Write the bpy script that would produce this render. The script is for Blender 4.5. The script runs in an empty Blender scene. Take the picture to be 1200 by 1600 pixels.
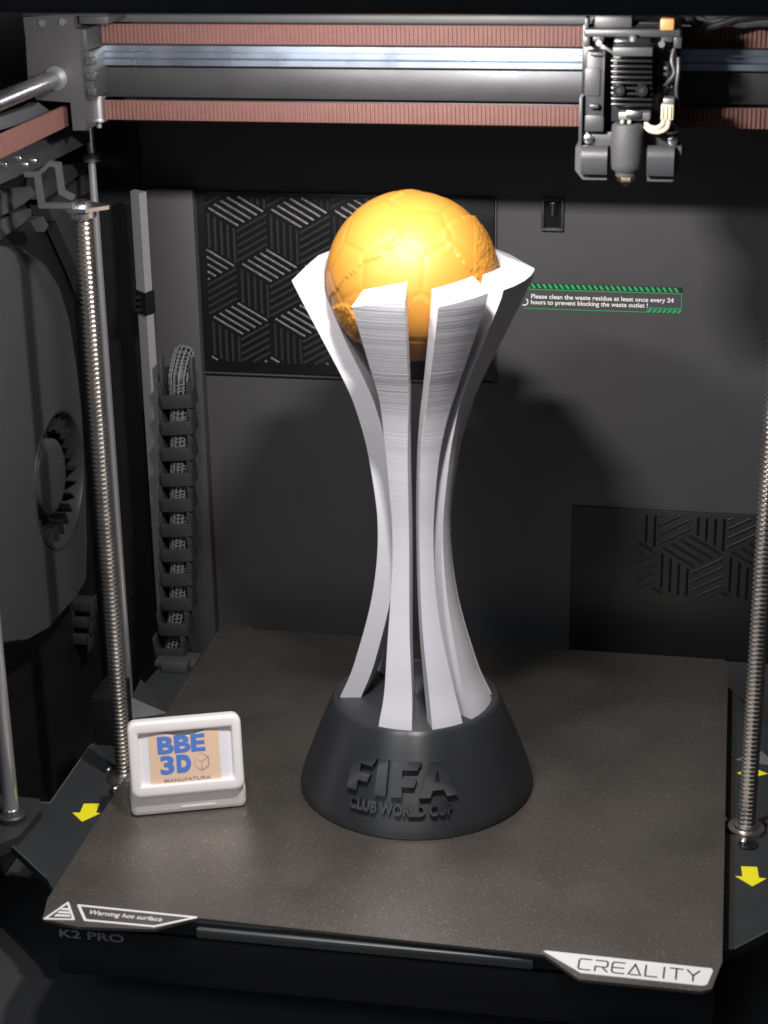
import bpy, bmesh, math, random
from mathutils import Vector, Matrix, noise
random.seed(7)
sc = bpy.context.scene
COL = sc.collection
S = 0.001                                  # everything below is written in millimetres
R_ = math.radians

# ------------------------------------------------------------------ camera
YAW, PIT, ROL = R_(-10.707), R_(20.999), R_(-0.907)
FPX = 2877.8
CAM = Vector((136.97, -827.44, 466.45))
_f = Vector((math.sin(YAW)*math.cos(PIT), math.cos(YAW)*math.cos(PIT), -math.sin(PIT)))
_r0 = Vector((math.cos(YAW), -math.sin(YAW), 0)); _u0 = _r0.cross(_f)
_r = math.cos(ROL)*_r0 + math.sin(ROL)*_u0
_u = -math.sin(ROL)*_r0 + math.cos(ROL)*_u0
cam_d = bpy.data.cameras.new('camera'); cam = bpy.data.objects.new('camera', cam_d); COL.objects.link(cam)
m = Matrix.Identity(4)
for i, v in enumerate((_r, _u, -_f)):
    for j in range(3): m[j][i] = v[j]
for j in range(3): m[j][3] = CAM[j]*S
cam.matrix_world = m
cam_d.sensor_width = 36; cam_d.lens = 36*FPX/1600
cam_d.clip_start = 0.01; cam_d.clip_end = 50
sc.camera = cam
cam_d.dof.use_dof = True; cam_d.dof.focus_distance = 1.06; cam_d.dof.aperture_fstop = 22
sc.render.resolution_x, sc.render.resolution_y = 768, 1024

def at(px, py, ax, val):
    """point of the place seen at a photo pixel, on the plane axis=val (mm)"""
    d = _f + (px-600)/FPX*_r - (py-800)/FPX*_u
    return CAM + d*((val-CAM[ax])/d[ax])

# ------------------------------------------------------------------ light
w = bpy.data.worlds.new('World'); sc.world = w; w.use_nodes = True
bg = w.node_tree.nodes['Background']; bg.inputs[0].default_value = (0.55, 0.62, 0.75, 1); bg.inputs[1].default_value = 0.035

def area(name, loc, target, sx, sy, power, col):
    l = bpy.data.lights.new(name, 'AREA'); l.shape = 'RECTANGLE'; l.size = sx*S; l.size_y = sy*S
    l.energy = power; l.color = col
    o = bpy.data.objects.new(name, l); COL.objects.link(o); o.location = Vector(loc)*S
    o.rotation_euler = (Vector(target)-Vector(loc)).to_track_quat('-Z', 'Y').to_euler()
    return o
area('chamber_led', (-78, -152, 404), (-10, 60, 110), 30, 8, 0.55, (1.0, 0.955, 0.93))
area('chamber_led.001', (20, -152, 404), (20, 60, 110), 24, 8, 1.35, (1.0, 0.955, 0.93))
area('room_light', (-500, -1500, 1100), (0, 0, 100), 900, 900, 6.0, (0.80, 0.88, 1.0))

sc.view_settings.view_transform = 'Standard'; sc.view_settings.look = 'None'
sc.view_settings.exposure = 0.0; sc.view_settings.gamma = 1.0
sc.render.engine = 'CYCLES'

# ------------------------------------------------------------------ materials
def mat(name, col, rough=0.5, metal=0.0, bump=0.0, bscale=300, var=0.0, vscale=40, spec=0.5, coat=0.0, rvar=0.0):
    m = bpy.data.materials.new(name); m.use_nodes = True
    nt = m.node_tree; b = nt.nodes['Principled BSDF']
    b.inputs['Base Color'].default_value = (*col, 1); b.inputs['Roughness'].default_value = rough
    b.inputs['Metallic'].default_value = metal; b.inputs['Specular IOR Level'].default_value = spec
    b.inputs['Coat Weight'].default_value = coat
    tc = nt.nodes.new('ShaderNodeTexCoord')
    def noi(s, det=4):
        n = nt.nodes.new('ShaderNodeTexNoise'); n.inputs['Scale'].default_value = s; n.inputs['Detail'].default_value = det
        nt.links.new(tc.outputs['Object'], n.inputs['Vector']); return n
    if bump:
        n = noi(bscale); bp = nt.nodes.new('ShaderNodeBump'); bp.inputs['Strength'].default_value = bump; bp.inputs['Distance'].default_value = 0.0004
        nt.links.new(n.outputs['Fac'], bp.inputs['Height']); nt.links.new(bp.outputs['Normal'], b.inputs['Normal'])
    if var:
        n = noi(vscale, 6); mx = nt.nodes.new('ShaderNodeMix'); mx.data_type = 'RGBA'
        mx.inputs['A'].default_value = (*[c*(1-var) for c in col], 1); mx.inputs['B'].default_value = (*[min(1, c*(1+var)) for c in col], 1)
        nt.links.new(n.outputs['Fac'], mx.inputs['Factor']); nt.links.new(mx.outputs['Result'], b.inputs['Base Color'])
    if rvar:
        n = noi(vscale*1.7, 5); mr = nt.nodes.new('ShaderNodeMapRange')
        mr.inputs['To Min'].default_value = max(0.02, rough-rvar); mr.inputs['To Max'].default_value = min(1, rough+rvar)
        nt.links.new(n.outputs['Fac'], mr.inputs['Value']); nt.links.new(mr.outputs['Result'], b.inputs['Roughness'])
    return m

M_wall = mat('wall_plastic', (0.069, 0.069, 0.071), 0.55, bump=0.25, bscale=2500, var=0.1, rvar=0.08)
M_side = mat('side_plastic', (0.050, 0.052, 0.055), 0.55, bump=0.25, bscale=2000, var=0.12, rvar=0.08)
M_black = mat('black_plastic', (0.012, 0.012, 0.013), 0.42, bump=0.2, bscale=1500, rvar=0.1)
M_gloss = mat('gloss_black', (0.012, 0.012, 0.013), 0.22, var=0.2, rvar=0.08)
M_grey = mat('grey_plastic', (0.056, 0.058, 0.061), 0.5, bump=0.2, bscale=1500, var=0.12, rvar=0.08)
M_dgrey = mat('dark_grey_plastic', (0.035, 0.036, 0.038), 0.45, bump=0.2, bscale=1500, var=0.12, rvar=0.1)
M_steel = mat('polished_steel', (0.80, 0.80, 0.83), 0.27, 1.0, var=0.06, rvar=0.06)
M_rail = mat('linear_rail_steel', (0.52, 0.59, 0.70), 0.28, 1.0, var=0.08, rvar=0.06)
M_screw = mat('lead_screw_steel', (0.74, 0.70, 0.66), 0.30, 1.0, var=0.1, rvar=0.08)
M_beam = mat('anodised_beam', (0.06, 0.061, 0.064), 0.42, 0.6, bump=0.15, bscale=2500, rvar=0.08)
M_belt = mat('belt_rubber', (0.125, 0.055, 0.046), 0.7, bump=0.4, bscale=3000, var=0.2, vscale=200)
M_brass = mat('brass', (0.34, 0.27, 0.17), 0.35, 1.0, var=0.2)
M_ivory = mat('ivory_connector', (0.50, 0.44, 0.33), 0.4, var=0.1)
M_tag = mat('amber_tag', (0.42, 0.22, 0.07), 0.45, var=0.1)
M_yellow = mat('yellow_vinyl', (0.98, 0.90, 0.02), 0.5)
M_green = mat('green_print', (0.03, 0.42, 0.14), 0.5)
M_gdark = mat('sticker_green_black', (0.012, 0.035, 0.022), 0.45)
M_white = mat('white_print', (0.92, 0.92, 0.92), 0.5)
M_dprint = mat('grey_print', (0.30, 0.30, 0.32), 0.5)
M_carrier = mat('carrier_metal', (0.040, 0.043, 0.046), 0.5, 0.2, bump=0.25, bscale=2500, var=0.12, rvar=0.1)
M_alu = mat('dull_aluminium', (0.20, 0.21, 0.21), 0.45, 0.7, rvar=0.1)
M_base = mat('trophy_black_filament', (0.030, 0.032, 0.036), 0.36, spec=0.6)
_nt = M_base.node_tree; _tg = _nt.nodes.new('ShaderNodeTangent'); _tg.direction_type = 'RADIAL'; _tg.axis = 'Z'
_b = _nt.nodes['Principled BSDF']; _nt.links.new(_tg.outputs[0], _b.inputs['Tangent']); _b.inputs['Anisotropic'].default_value = 0.9; _b.inputs['Anisotropic Rotation'].default_value = 0.25; _b.inputs['Roughness'].default_value = 0.40
M_signw = mat('sign_white_filament', (0.90, 0.86, 0.85), 0.42, bump=0.15, bscale=1200)
M_card = mat('card_white', (0.86, 0.85, 0.88), 0.55)
M_peach = mat('card_peach', (0.88, 0.62, 0.44), 0.6)
M_blue = mat('card_blue_ink', (0.10, 0.23, 0.68), 0.6)
M_ink = mat('card_grey_ink', (0.32, 0.30, 0.33), 0.6)
M_sleeve = None

def layered(name, col, rough, pitch, strength, var, spec=0.5, sss=0.0):
    """printed plastic: horizontal layer lines of uneven strength"""
    m = bpy.data.materials.new(name); m.use_nodes = True; nt = m.node_tree; b = nt.nodes['Principled BSDF']
    b.inputs['Roughness'].default_value = rough; b.inputs['Specular IOR Level'].default_value = spec
    tc = nt.nodes.new('ShaderNodeTexCoord'); mp = nt.nodes.new('ShaderNodeMapping')
    mp.inputs['Scale'].default_value = (6, 6, 1.0/(pitch*S))
    nt.links.new(tc.outputs['Object'], mp.inputs['Vector'])
    n = nt.nodes.new('ShaderNodeTexNoise'); n.inputs['Scale'].default_value = 1.0; n.inputs['Detail'].default_value = 3; n.inputs['Roughness'].default_value = 0.6
    nt.links.new(mp.outputs['Vector'], n.inputs['Vector'])
    mp2 = nt.nodes.new('ShaderNodeMapping'); mp2.inputs['Scale'].default_value = (4, 4, 1.0/(pitch*9*S)); nt.links.new(tc.outputs['Object'], mp2.inputs['Vector'])
    n2 = nt.nodes.new('ShaderNodeTexNoise'); n2.inputs['Scale'].default_value = 1.0; n2.inputs['Detail'].default_value = 4
    nt.links.new(mp2.outputs['Vector'], n2.inputs['Vector'])
    pw = nt.nodes.new('ShaderNodeMath'); pw.operation = 'POWER'; pw.inputs[1].default_value = 2.0; nt.links.new(n2.outputs['Fac'], pw.inputs[0])
    mu = nt.nodes.new('ShaderNodeMath'); mu.operation = 'MULTIPLY'; nt.links.new(n.outputs['Fac'], mu.inputs[0]); nt.links.new(pw.outputs[0], mu.inputs[1])
    bp = nt.nodes.new('ShaderNodeBump'); bp.inputs['Strength'].default_value = strength; bp.inputs['Distance'].default_value = 0.0012
    if name == 'white_filament':
        sx = nt.nodes.new('ShaderNodeSeparateXYZ'); nt.links.new(tc.outputs['Object'], sx.inputs[0])
        mr = nt.nodes.new('ShaderNodeMapRange'); mr.inputs['From Min'].default_value = 0.09; mr.inputs['From Max'].default_value = 0.21
        mr.inputs['To Min'].default_value = strength*0.22; mr.inputs['To Max'].default_value = strength
        nt.links.new(sx.outputs[2], mr.inputs['Value']); nt.links.new(mr.outputs['Result'], bp.inputs['Strength'])
    nt.links.new(mu.outputs[0], bp.inputs['Height']); nt.links.new(bp.outputs['Normal'], b.inputs['Normal'])
    mx = nt.nodes.new('ShaderNodeMix'); mx.data_type = 'RGBA'
    mx.inputs['A'].default_value = (*[c*(1-var) for c in col], 1); mx.inputs['B'].default_value = (*[min(1, c*(1+var)) for c in col], 1)
    nt.links.new(n2.outputs['Fac'], mx.inputs['Factor']); nt.links.new(mx.outputs['Result'], b.inputs['Base Color'])
    return m
M_fin = layered('white_filament', (0.61, 0.60, 0.635), 0.46, 0.8, 0.42, 0.04)
M_ball = layered('gold_filament', (0.42, 0.185, 0.024), 0.56, 0.7, 0.22, 0.03)

def plate_mat():
    m = bpy.data.materials.new('textured_plate'); m.use_nodes = True; nt = m.node_tree; b = nt.nodes['Principled BSDF']
    tc = nt.nodes.new('ShaderNodeTexCoord')
    n = nt.nodes.new('ShaderNodeTexNoise'); n.inputs['Scale'].default_value = 900; n.inputs['Detail'].default_value = 3
    n2 = nt.nodes.new('ShaderNodeTexNoise'); n2.inputs['Scale'].default_value = 12; n2.inputs['Detail'].default_value = 6
    v = nt.nodes.new('ShaderNodeTexVoronoi'); v.inputs['Scale'].default_value = 1100; v.inputs['Randomness'].default_value = 1
    for q in (n, n2, v): nt.links.new(tc.outputs['Object'], q.inputs['Vector'])
    mx = nt.nodes.new('ShaderNodeMix'); mx.data_type = 'RGBA'
    mx.inputs['A'].default_value = (0.265, 0.243, 0.222, 1); mx.inputs['B'].default_value = (0.44, 0.403, 0.368, 1)
    nt.links.new(n2.outputs['Fac'], mx.inputs['Factor'])
    # grain sparkle put into the colour: the few cells whose random colour is high, near their centres
    sep = nt.nodes.new('ShaderNodeSeparateColor'); nt.links.new(v.outputs['Color'], sep.inputs[0])
    gt = nt.nodes.new('ShaderNodeMath'); gt.operation = 'GREATER_THAN'; gt.inputs[1].default_value = 0.90; nt.links.new(sep.outputs[0], gt.inputs[0])
    lt = nt.nodes.new('ShaderNodeMath'); lt.operation = 'LESS_THAN'; lt.inputs[1].default_value = 0.36; nt.links.new(v.outputs['Distance'], lt.inputs[0])
    mu = nt.nodes.new('ShaderNodeMath'); mu.operation = 'MULTIPLY'; nt.links.new(gt.outputs[0], mu.inputs[0]); nt.links.new(lt.outputs[0], mu.inputs[1])
    mx2 = nt.nodes.new('ShaderNodeMix'); mx2.data_type = 'RGBA'; mx2.inputs['B'].default_value = (0.70, 0.65, 0.59, 1)
    nt.links.new(mu.outputs[0], mx2.inputs['Factor']); nt.links.new(mx.outputs['Result'], mx2.inputs['A'])
    nt.links.new(mx2.outputs['Result'], b.inputs['Base Color'])
    bp = nt.nodes.new('ShaderNodeBump'); bp.inputs['Strength'].default_value = 0.40; bp.inputs['Distance'].default_value = 0.0004
    nt.links.new(n.outputs['Fac'], bp.inputs['Height']); nt.links.new(bp.outputs['Normal'], b.inputs['Normal'])
    b.inputs['Metallic'].default_value = 0.97; b.inputs['Specular IOR Level'].default_value = 0.5
    n3 = nt.nodes.new('ShaderNodeTexNoise'); n3.inputs['Scale'].default_value = 26; n3.inputs['Detail'].default_value = 8; n3.inputs['Distortion'].default_value = 0.6
    nt.links.new(tc.outputs['Object'], n3.inputs['Vector'])
    mr = nt.nodes.new('ShaderNodeMapRange'); mr.inputs['From Min'].default_value = 0.3; mr.inputs['From Max'].default_value = 0.7
    mr.inputs['To Min'].default_value = 0.40; mr.inputs['To Max'].default_value = 0.46
    nt.links.new(n3.outputs['Fac'], mr.inputs['Value']); nt.links.new(mr.outputs['Result'], b.inputs['Roughness'])
    return m
M_plate = plate_mat()

def sleeve_mat():
    m = bpy.data.materials.new('braided_sleeve'); m.use_nodes = True; nt = m.node_tree; b = nt.nodes['Principled BSDF']
    tc = nt.nodes.new('ShaderNodeTexCoord'); v = nt.nodes.new('ShaderNodeTexNoise'); v.inputs['Scale'].default_value = 500
    nt.links.new(tc.outputs['Object'], v.inputs['Vector'])
    mx = nt.nodes.new('ShaderNodeMix'); mx.data_type = 'RGBA'; mx.inputs['A'].default_value = (0.03, 0.03, 0.03, 1); mx.inputs['B'].default_value = (0.28, 0.28, 0.28, 1)
    nt.links.new(v.outputs['Fac'], mx.inputs['Factor']); nt.links.new(mx.outputs['Result'], b.inputs['Base Color']); b.inputs['Roughness'].default_value = 0.4
    return m
M_sleeve = sleeve_mat()

# ------------------------------------------------------------------ mesh helpers (mm)
class MB:
    def __init__(s): s.v = []; s.f = []
    def add(s, vs, fs):
        o = len(s.v); s.v += [Vector(p) for p in vs]; s.f += [tuple(i+o for i in q) for q in fs]; return s
    def box(s, x0, x1, y0, y1, z0, z1, bev=0.0, seg=2, M=None):
        if bev <= 0:
            vs = [(x, y, z) for z in (z0, z1) for y in (y0, y1) for x in (x0, x1)]
            fs = [(0, 2, 3, 1), (4, 5, 7, 6), (0, 1, 5, 4), (2, 6, 7, 3), (0, 4, 6, 2), (1, 3, 7, 5)]
        else:
            bm = bmesh.new(); bmesh.ops.create_cube(bm, size=1)
            for v in bm.verts: v.co = Vector(((x0+x1)/2+v.co.x*(x1-x0), (y0+y1)/2+v.co.y*(y1-y0), (z0+z1)/2+v.co.z*(z1-z0)))
            bmesh.ops.bevel(bm, geom=bm.edges[:], offset=bev, segments=seg, profile=0.5, affect='EDGES')
            bm.verts.index_update(); vs = [v.co.copy() for v in bm.verts]; fs = [tuple(v.index for v in f.verts) for f in bm.faces]; bm.free()
        if M: vs = [M @ Vector(p) for p in vs]
        return s.add(vs, fs)
    def prism(s, poly, d0, d1, ax='z', M=None):
        """polygon extruded along an axis: 'z' poly=(x,y), 'y' poly=(x,z), 'x' poly=(y,z)"""
        n = len(poly)
        def mk(p, d): return {'z': (p[0], p[1], d), 'y': (p[0], d, p[1]), 'x': (d, p[0], p[1])}[ax]
        vs = [mk(p, d0) for p in poly]+[mk(p, d1) for p in poly]
        fs = [tuple(range(n)), tuple(range(2*n-1, n-1, -1))]+[(i, (i+1) % n, n+(i+1) % n, n+i) for i in range(n)]
        if M: vs = [M @ Vector(p) for p in vs]
        return s.add(vs, fs)
    def lathe(s, prof, c=(0, 0, 0), ax='z', n=32, cap=True, M=None):
        """prof = [(r, h)]"""
        vs = []; fs = []; k = len(prof)
        for r, h in prof:
            for i in range(n):
                a = 2*math.pi*i/n; x, y = r*math.cos(a), r*math.sin(a)
                p = {'z': (x, y, h), 'y': (x, h, y), 'x': (h, x, y)}[ax]
                vs.append((p[0]+c[0], p[1]+c[1], p[2]+c[2]))
        for j in range(k-1):
            for i in range(n):
                fs.append((j*n+i, j*n+(i+1) % n, (j+1)*n+(i+1) % n, (j+1)*n+i))
        if cap: fs += [tuple(range(n-1, -1, -1)), tuple(range((k-1)*n, k*n))]
        if M: vs = [M @ Vector(p) for p in vs]
        return s.add(vs, fs)
    def tube(s, pts, r, n=10, cap=True, flat=1.0):
        pts = [Vector(p) for p in pts]; vs = []; fs = []; up = None
        for i, p in enumerate(pts):
            t = (pts[min(i+1, len(pts)-1)]-pts[max(i-1, 0)]).normalized()
            if up is None: up = t.orthogonal().normalized()
            up = (up-t*up.dot(t)).normalized(); b = t.cross(up)
            for k in range(n):
                a = 2*math.pi*k/n; vs.append(p+(up*math.cos(a)+b*math.sin(a)*flat)*r)
        for j in range(len(pts)-1):
            for i in range(n): fs.append((j*n+i, j*n+(i+1) % n, (j+1)*n+(i+1) % n, (j+1)*n+i))
        if cap: fs += [tuple(range(n-1, -1, -1)), tuple(range((len(pts)-1)*n, len(pts)*n))]
        return s.add(vs, fs)

def obj(name, mb, material, parent=None, label=None, cat=None, kind=None, group=None, smooth=35, local=False):
    me = bpy.data.meshes.new(name)
    off = Vector((0, 0, 0))
    if parent is not None:
        root = parent
        while root.parent: root = root.parent
        if not root.get('_loc'): off = Vector(root['_o'])
    else:
        lo = [min(v[i] for v in mb.v) for i in range(3)]; hi = [max(v[i] for v in mb.v) for i in range(3)]
        off = Vector(((lo[0]+hi[0])/2, (lo[1]+hi[1])/2, lo[2]))
    me.from_pydata([(v-off)*S for v in mb.v], [], mb.f)
    bm = bmesh.new(); bm.from_mesh(me); bmesh.ops.recalc_face_normals(bm, faces=bm.faces[:]); bm.to_mesh(me); bm.free()
    for p in me.polygons: p.use_smooth = True
    me.set_sharp_from_angle(angle=R_(smooth)); me.materials.append(material)
    o = bpy.data.objects.new(name, me); COL.objects.link(o)
    if parent is not None: o.parent = parent
    else: o.location = off*S; o['_o'] = tuple(off)
    tag(o, label, cat, kind, group); return o

def tag(o, label=None, cat=None, kind=None, group=None):
    if label: o['label'] = label
    if cat: o['category'] = cat
    if kind: o['kind'] = kind
    if group: o['group'] = group

def thing(name, loc, label, cat, group=None, rz=None):
    o = bpy.data.objects.new(name, None); COL.objects.link(o); o.empty_display_size = 0.02
    o.location = Vector(loc)*S; o['_o'] = tuple(loc)
    if rz is not None: o.rotation_euler = (0, 0, rz); o['_loc'] = 1
    tag(o, label, cat, None, group); return o

def copy_thing(t, loc, label):
    c = t.copy(); COL.objects.link(c); c.location = Vector(loc)*S; c['label'] = label
    for ch in list(t.children):
        d = ch.copy(); COL.objects.link(d); d.parent = c
        for g in list(ch.children):
            e = g.copy(); COL.objects.link(e); e.parent = d
    return c

def text_mb(txt, size, depth, M, bold=0.0, sx=1.0, align='CENTER', space=1.0, mapf=None):
    """lettering as a mesh; M places the text plane (x right, y up, z towards the viewer), mm"""
    cu = bpy.data.curves.new('t', 'FONT'); cu.body = txt; cu.size = size; cu.extrude = depth/2; cu.offset = bold
    cu.align_x = align; cu.align_y = 'CENTER'; cu.space_character = space; cu.resolution_u = 4
    o = bpy.data.objects.new('t', cu); COL.objects.link(o)
    dg = bpy.context.evaluated_depsgraph_get(); dg.update(); me = bpy.data.meshes.new_from_object(o.evaluated_get(dg))
    mb = MB()
    vs = [Vector((v.co.x*sx, v.co.y, v.co.z+depth/2)) for v in me.vertices]
    vs = [mapf(v) for v in vs] if mapf else [M @ v for v in vs]
    mb.add(vs, [tuple(p.vertices) for p in me.polygons])
    bpy.data.objects.remove(o); bpy.data.curves.remove(cu); bpy.data.meshes.remove(me)
    return mb

def frameM(o, x, y, z):
    M = Matrix.Identity(4)
    for i, v in enumerate((x, y, z)):
        for j in range(3): M[j][i] = v[j]
    for j in range(3): M[j][3] = o[j]
    return M

# ================================================================== SETTING
YW = 190.0                                  # face of the rear wall
BW = obj('back_wall', MB().box(-260, 260, YW, YW+12, -90, 430), M_wall, kind='structure')
obj('left_wall', MB().box(-232, -222, -230, YW-0.5, -90, 430), M_black, kind='structure')
obj('right_wall', MB().box(222, 232, -230, YW-0.5, -90, 430), M_black, kind='structure')
obj('chamber_floor', MB().box(-221.5, 221.5, -230, YW-0.5, -84, -62), M_side, kind='structure')
obj('unseen_lid', MB().box(-221.5, 221.5, -200, YW-0.5, 418, 424), M_black, kind='structure')  # unseen lid, added to keep world light out from above
obj('top_frame', MB().box(-240, 240, -226, -190, 402.9, 460, 1.5), M_black, kind='structure')

obj('dark_corner_sheet', MB().box(-221.5, -194.5, YW-4, YW+1, -61.5, 417), M_black, BW)  # black sheet added over the wall to darken the corner recess
# ---- grey column panel behind the cable chain
def wall_quad(px):
    return [tuple(at(x, y, 1, YW)[i] for i in (0, 2)) for x, y in px]
a0, a1 = at(234, 290, 1, YW), at(307, 290, 1, YW)
mb = MB().box(a0.x, a1.x, YW-9, YW+2, -40, a0.z, 0.8)
obj('column_panel', mb, M_wall, BW)

# ---- corner profile: two-tone plastic strip left of the column
t = thing('corner_profile', (-186, 152, -40), 'pale grey plastic corner profile standing left of the cable chain', 'trim strip')
def strip(z0, z1):
    mb = MB(); mb.prism([(-188.6, 150), (-181.5, 143.5), (-179.5, 150.5), (-188, 156)], z0, z1); return mb
M_strip = mat('pale_profile', (0.36, 0.36, 0.37), 0.4, var=0.06, rvar=0.06)
obj('profile_strip', strip(-30, 199), M_strip, t)
obj('profile_strip', strip(212, 268), M_strip, t)
mb = MB().prism([(-189.5, 150), (-181.3, 142.2), (-178.3, 150.5), (-188.5, 157)], 199, 212)
for k in range(3): mb.box(-188, -184.5, 144, 146.5, 201+k*3.6, 202.4+k*3.6)
obj('clip', mb, M_black, t)

M_rib2 = mat('rib_dark', (0.010, 0.010, 0.010), 0.3, bump=0.5, bscale=900)
M_wall2 = mat('low_panel', (0.017, 0.017, 0.017), 0.5, bump=0.25, bscale=2500)
M_rib = mat('rib_gloss', (0.022, 0.022, 0.022), 0.34, spec=0.7, bump=0.5, bscale=900)
# ================================================================== VENT GRILLES
def clip_seg(p, q, box):
    x0, x1, z0, z1 = box; d = q-p; t0, t1 = 0.0, 1.0
    for pp, dd, lo, hi in ((p.x, d.x, x0, x1), (p.y, d.y, z0, z1)):
        if abs(dd) < 1e-9:
            if pp < lo or pp > hi: return None
        else:
            a, b = sorted(((lo-pp)/dd, (hi-pp)/dd)); t0 = max(t0, a); t1 = min(t1, b)
    if t1-t0 < 0.08: return None
    return p+d*t0, p+d*t1
def cube_grille(t, box, org, s, nline, ystart, m_=None):
    """ribs of a pattern of stacked cubes: each hexagon is three rhombi, each with parallel ribs"""
    W = s*math.sqrt(3); x0, x1, z0, z1 = box
    U = Vector((0, 1)); A = Vector((W/2, -s/2)); B = Vector((W/2, s/2)); n = 0
    segs = []
    for j in range(-8, 9):
        for i in range(-8, 9):
            o = org+Vector((i*W+(j % 2)*W/2, -j*1.5*s))         # upper-left corner of the top rhombus
            for k in range(nline):
                f = (k+0.5)/nline
                segs.append((o+B*f, o+B*f+A))                   # top face: ribs falling to the right
                segs.append((o+A*f, o+A*f-U*s))                 # left face: upright ribs
                q = o+A-U*(s*f); segs.append((q, q+B))          # right face: ribs rising to the right
    for p, q in segs:
        c = clip_seg(p, q, box)
        if not c: continue
        p, q = c; d = (q-p); L = d.length; d.normalize(); e = Vector((-d.y, d.x))
        if L < 2.2: continue
        M = frameM(((p.x+q.x)/2, ystart, (p.y+q.y)/2), (d.x, 0, d.y), (0, -1, 0), (e.x, 0, e.y))
        w = 0.5
        mb = MB(); h = L/2-0.7
        prof = [(-w*1.3, 0), (-w, 0.9), (-w*0.45, 1.5), (w*0.45, 1.5), (w, 0.9), (w*1.3, 0)]
        sc_ = 1.0 if abs(d.x) > 0.1 else 1.25
        prism = MB().prism([(a*sc_, b) for a, b in prof], -h, h, 'x'); mb.f = prism.f
        mb.v = [M @ Vector((v[0], v[2] if False else v[1], v[2])) for v in prism.v]
        obj('slat', mb, m_ or M_rib, t, smooth=70); n += 1
    return n
b0 = at(316, 578, 1, YW); tl = at(316, 297, 1, YW)
gx0, gx1, gz0, gz1 = b0.x+1, at(774, 330, 1, YW).x, b0.z, tl.z
t = thing('vent_grille', (gx0, YW-2, gz0), 'black vent grille of stacked cube ribs high on the rear wall behind the ball', 'vent')
mb = MB().box(gx0, gx1, YW-2.0, YW+2, gz0, gz1, 0.7)
obj('panel', mb, M_gloss, t)
mb = MB().box(gx0-0.4, gx1+0.4, YW-3.0, YW+1, gz0-1.3, gz0-0.3, 0.3).box(gx1+0.2, gx1+1.0, YW-3.0, YW+1, gz0-0.2, gz1, 0.2)
obj('edge_lip', mb, M_grey, t)
p0 = at(321, 328, 1, YW-2)
cube_grille(t, (gx0+5, -40, gz0+6, gz1-3), Vector((p0.x-1.0, p0.z)), 21.5, 5, YW-1.9)

c0 = at(985, 793, 1, YW)
t = thing('vent_grille', (c0.x, YW-2, 5), 'shaded black vent grille low on the rear wall by the right lead screw', 'vent', group=None)
obj('panel', MB().box(c0.x-34, 215, YW-1.6, YW+2, -14, c0.z-0.5, 0.6), M_wall2, t)
p0 = at(1080, 868, 1, YW)
cube_grille(t, (96, 178, 26, 77), Vector((p0.x-20, p0.z+3)), 23.0, 4, YW-1.5, m_=M_rib2)

# ================================================================== LATCH SLOT
la, lb = at(847, 308, 1, YW), at(881, 361, 1, YW)
t = thing('wall_latch', (la.x, YW, lb.z), 'small recessed latch slot high on the rear wall right of the ball', 'latch')
fr = MB(); x0, x1, z0, z1 = la.x, lb.x, lb.z, la.z
fr.box(x0, x1, YW-2.5, YW+1, z0, z0+1.6, 0.5).box(x0, x1, YW-2.5, YW+1, z1-1.6, z1, 0.5)
fr.box(x0, x0+1.6, YW-2.4, YW+1, z0+1.2, z1-1.2, 0.4).box(x1-1.6, x1, YW-2.4, YW+1, z0+1.2, z1-1.2, 0.4)
obj('frame', fr, M_dgrey, t)
obj('recess', MB().box(x0+1.2, x1-1.2, YW-0.4, YW+1, z0+1.2, z1-1.2), M_gloss, t)
cx = (x0+x1)/2
obj('bolt', MB().box(cx-2.3, cx+2.3, YW-2.0, YW, z0+8, z1-2.4, 0.7), M_gloss, t)
obj('pin', MB().lathe([(0.9, z0+9), (1.0, z0+9.4), (1.0, z1-3)], (cx, YW-2.6, 0), n=12), M_steel, t)

# ================================================================== WARNING STICKER
s0, s1 = at(808, 447, 1, YW), at(1065, 489, 1, YW)
s0 = Vector((26.5, YW, at(1065, 449, 1, YW).z)); 
X0, X1, Z1, Z0 = 27.5, s1.x, at(1066, 449, 1, YW).z, at(1066, 490, 1, YW).z
t = thing('warning_sticker', ((X0+X1)/2, YW, Z0), 'long green and black cleaning notice sticker on the rear wall right of the trophy', 'sticker')
obj('backing', MB().box(X0, X1, YW-0.35, YW+0.3, Z0, Z1), M_wall, t)
H = Z1-Z0; Wd = X1-X0
mb = MB(); x = X0+0.4; sh = H*0.2
obj('top_band', MB().box(X0+0.1, X1-0.1, YW-0.45, YW-0.34, Z1-sh, Z1-0.05), M_gdark, t)
while x < X1-2.8:
    mb.prism([(x+1.6, Z1-sh+0.25), (x+3.3, Z1-sh+0.25), (x+1.7, Z1-0.3), (x, Z1-0.3)], YW-0.6, YW-0.4, 'y'); x += 3.2
obj('stripes', mb, M_green, t, smooth=10)
mb = MB(); xb = X1-20
mb.box(X0, xb-0.3, YW-0.5, YW-0.3, Z0+0.0, Z0+0.45).box(X0, X1, YW-0.5, YW-0.3, Z1-sh-0.8, Z1-sh-0.4)
mb.box(X1-0.5, X1-0.05, YW-0.5, YW-0.3, Z0+2.6, Z1-sh-0.9).box(xb+2.6, X1-0.6, YW-0.5, YW-0.3, Z0+2.6, Z0+3.0)
mb.prism([(xb-0.3, Z0+0.05), (xb+0.3, Z0+0.05), (xb+2.8, Z0+3.0), (xb+2.2, Z0+3.0)], YW-0.52, YW-0.3, 'y')
obj('outline', mb, M_green, t, smooth=10)
mb = MB(); x = xb+0.6
while x < X1-2.6:
    mb.prism([(x, Z0+0.1), (x+1.5, Z0+0.1), (x+3.3, Z0+2.3), (x+1.8, Z0+2.3)], YW-0.6, YW-0.4, 'y'); x += 2.75
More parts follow.
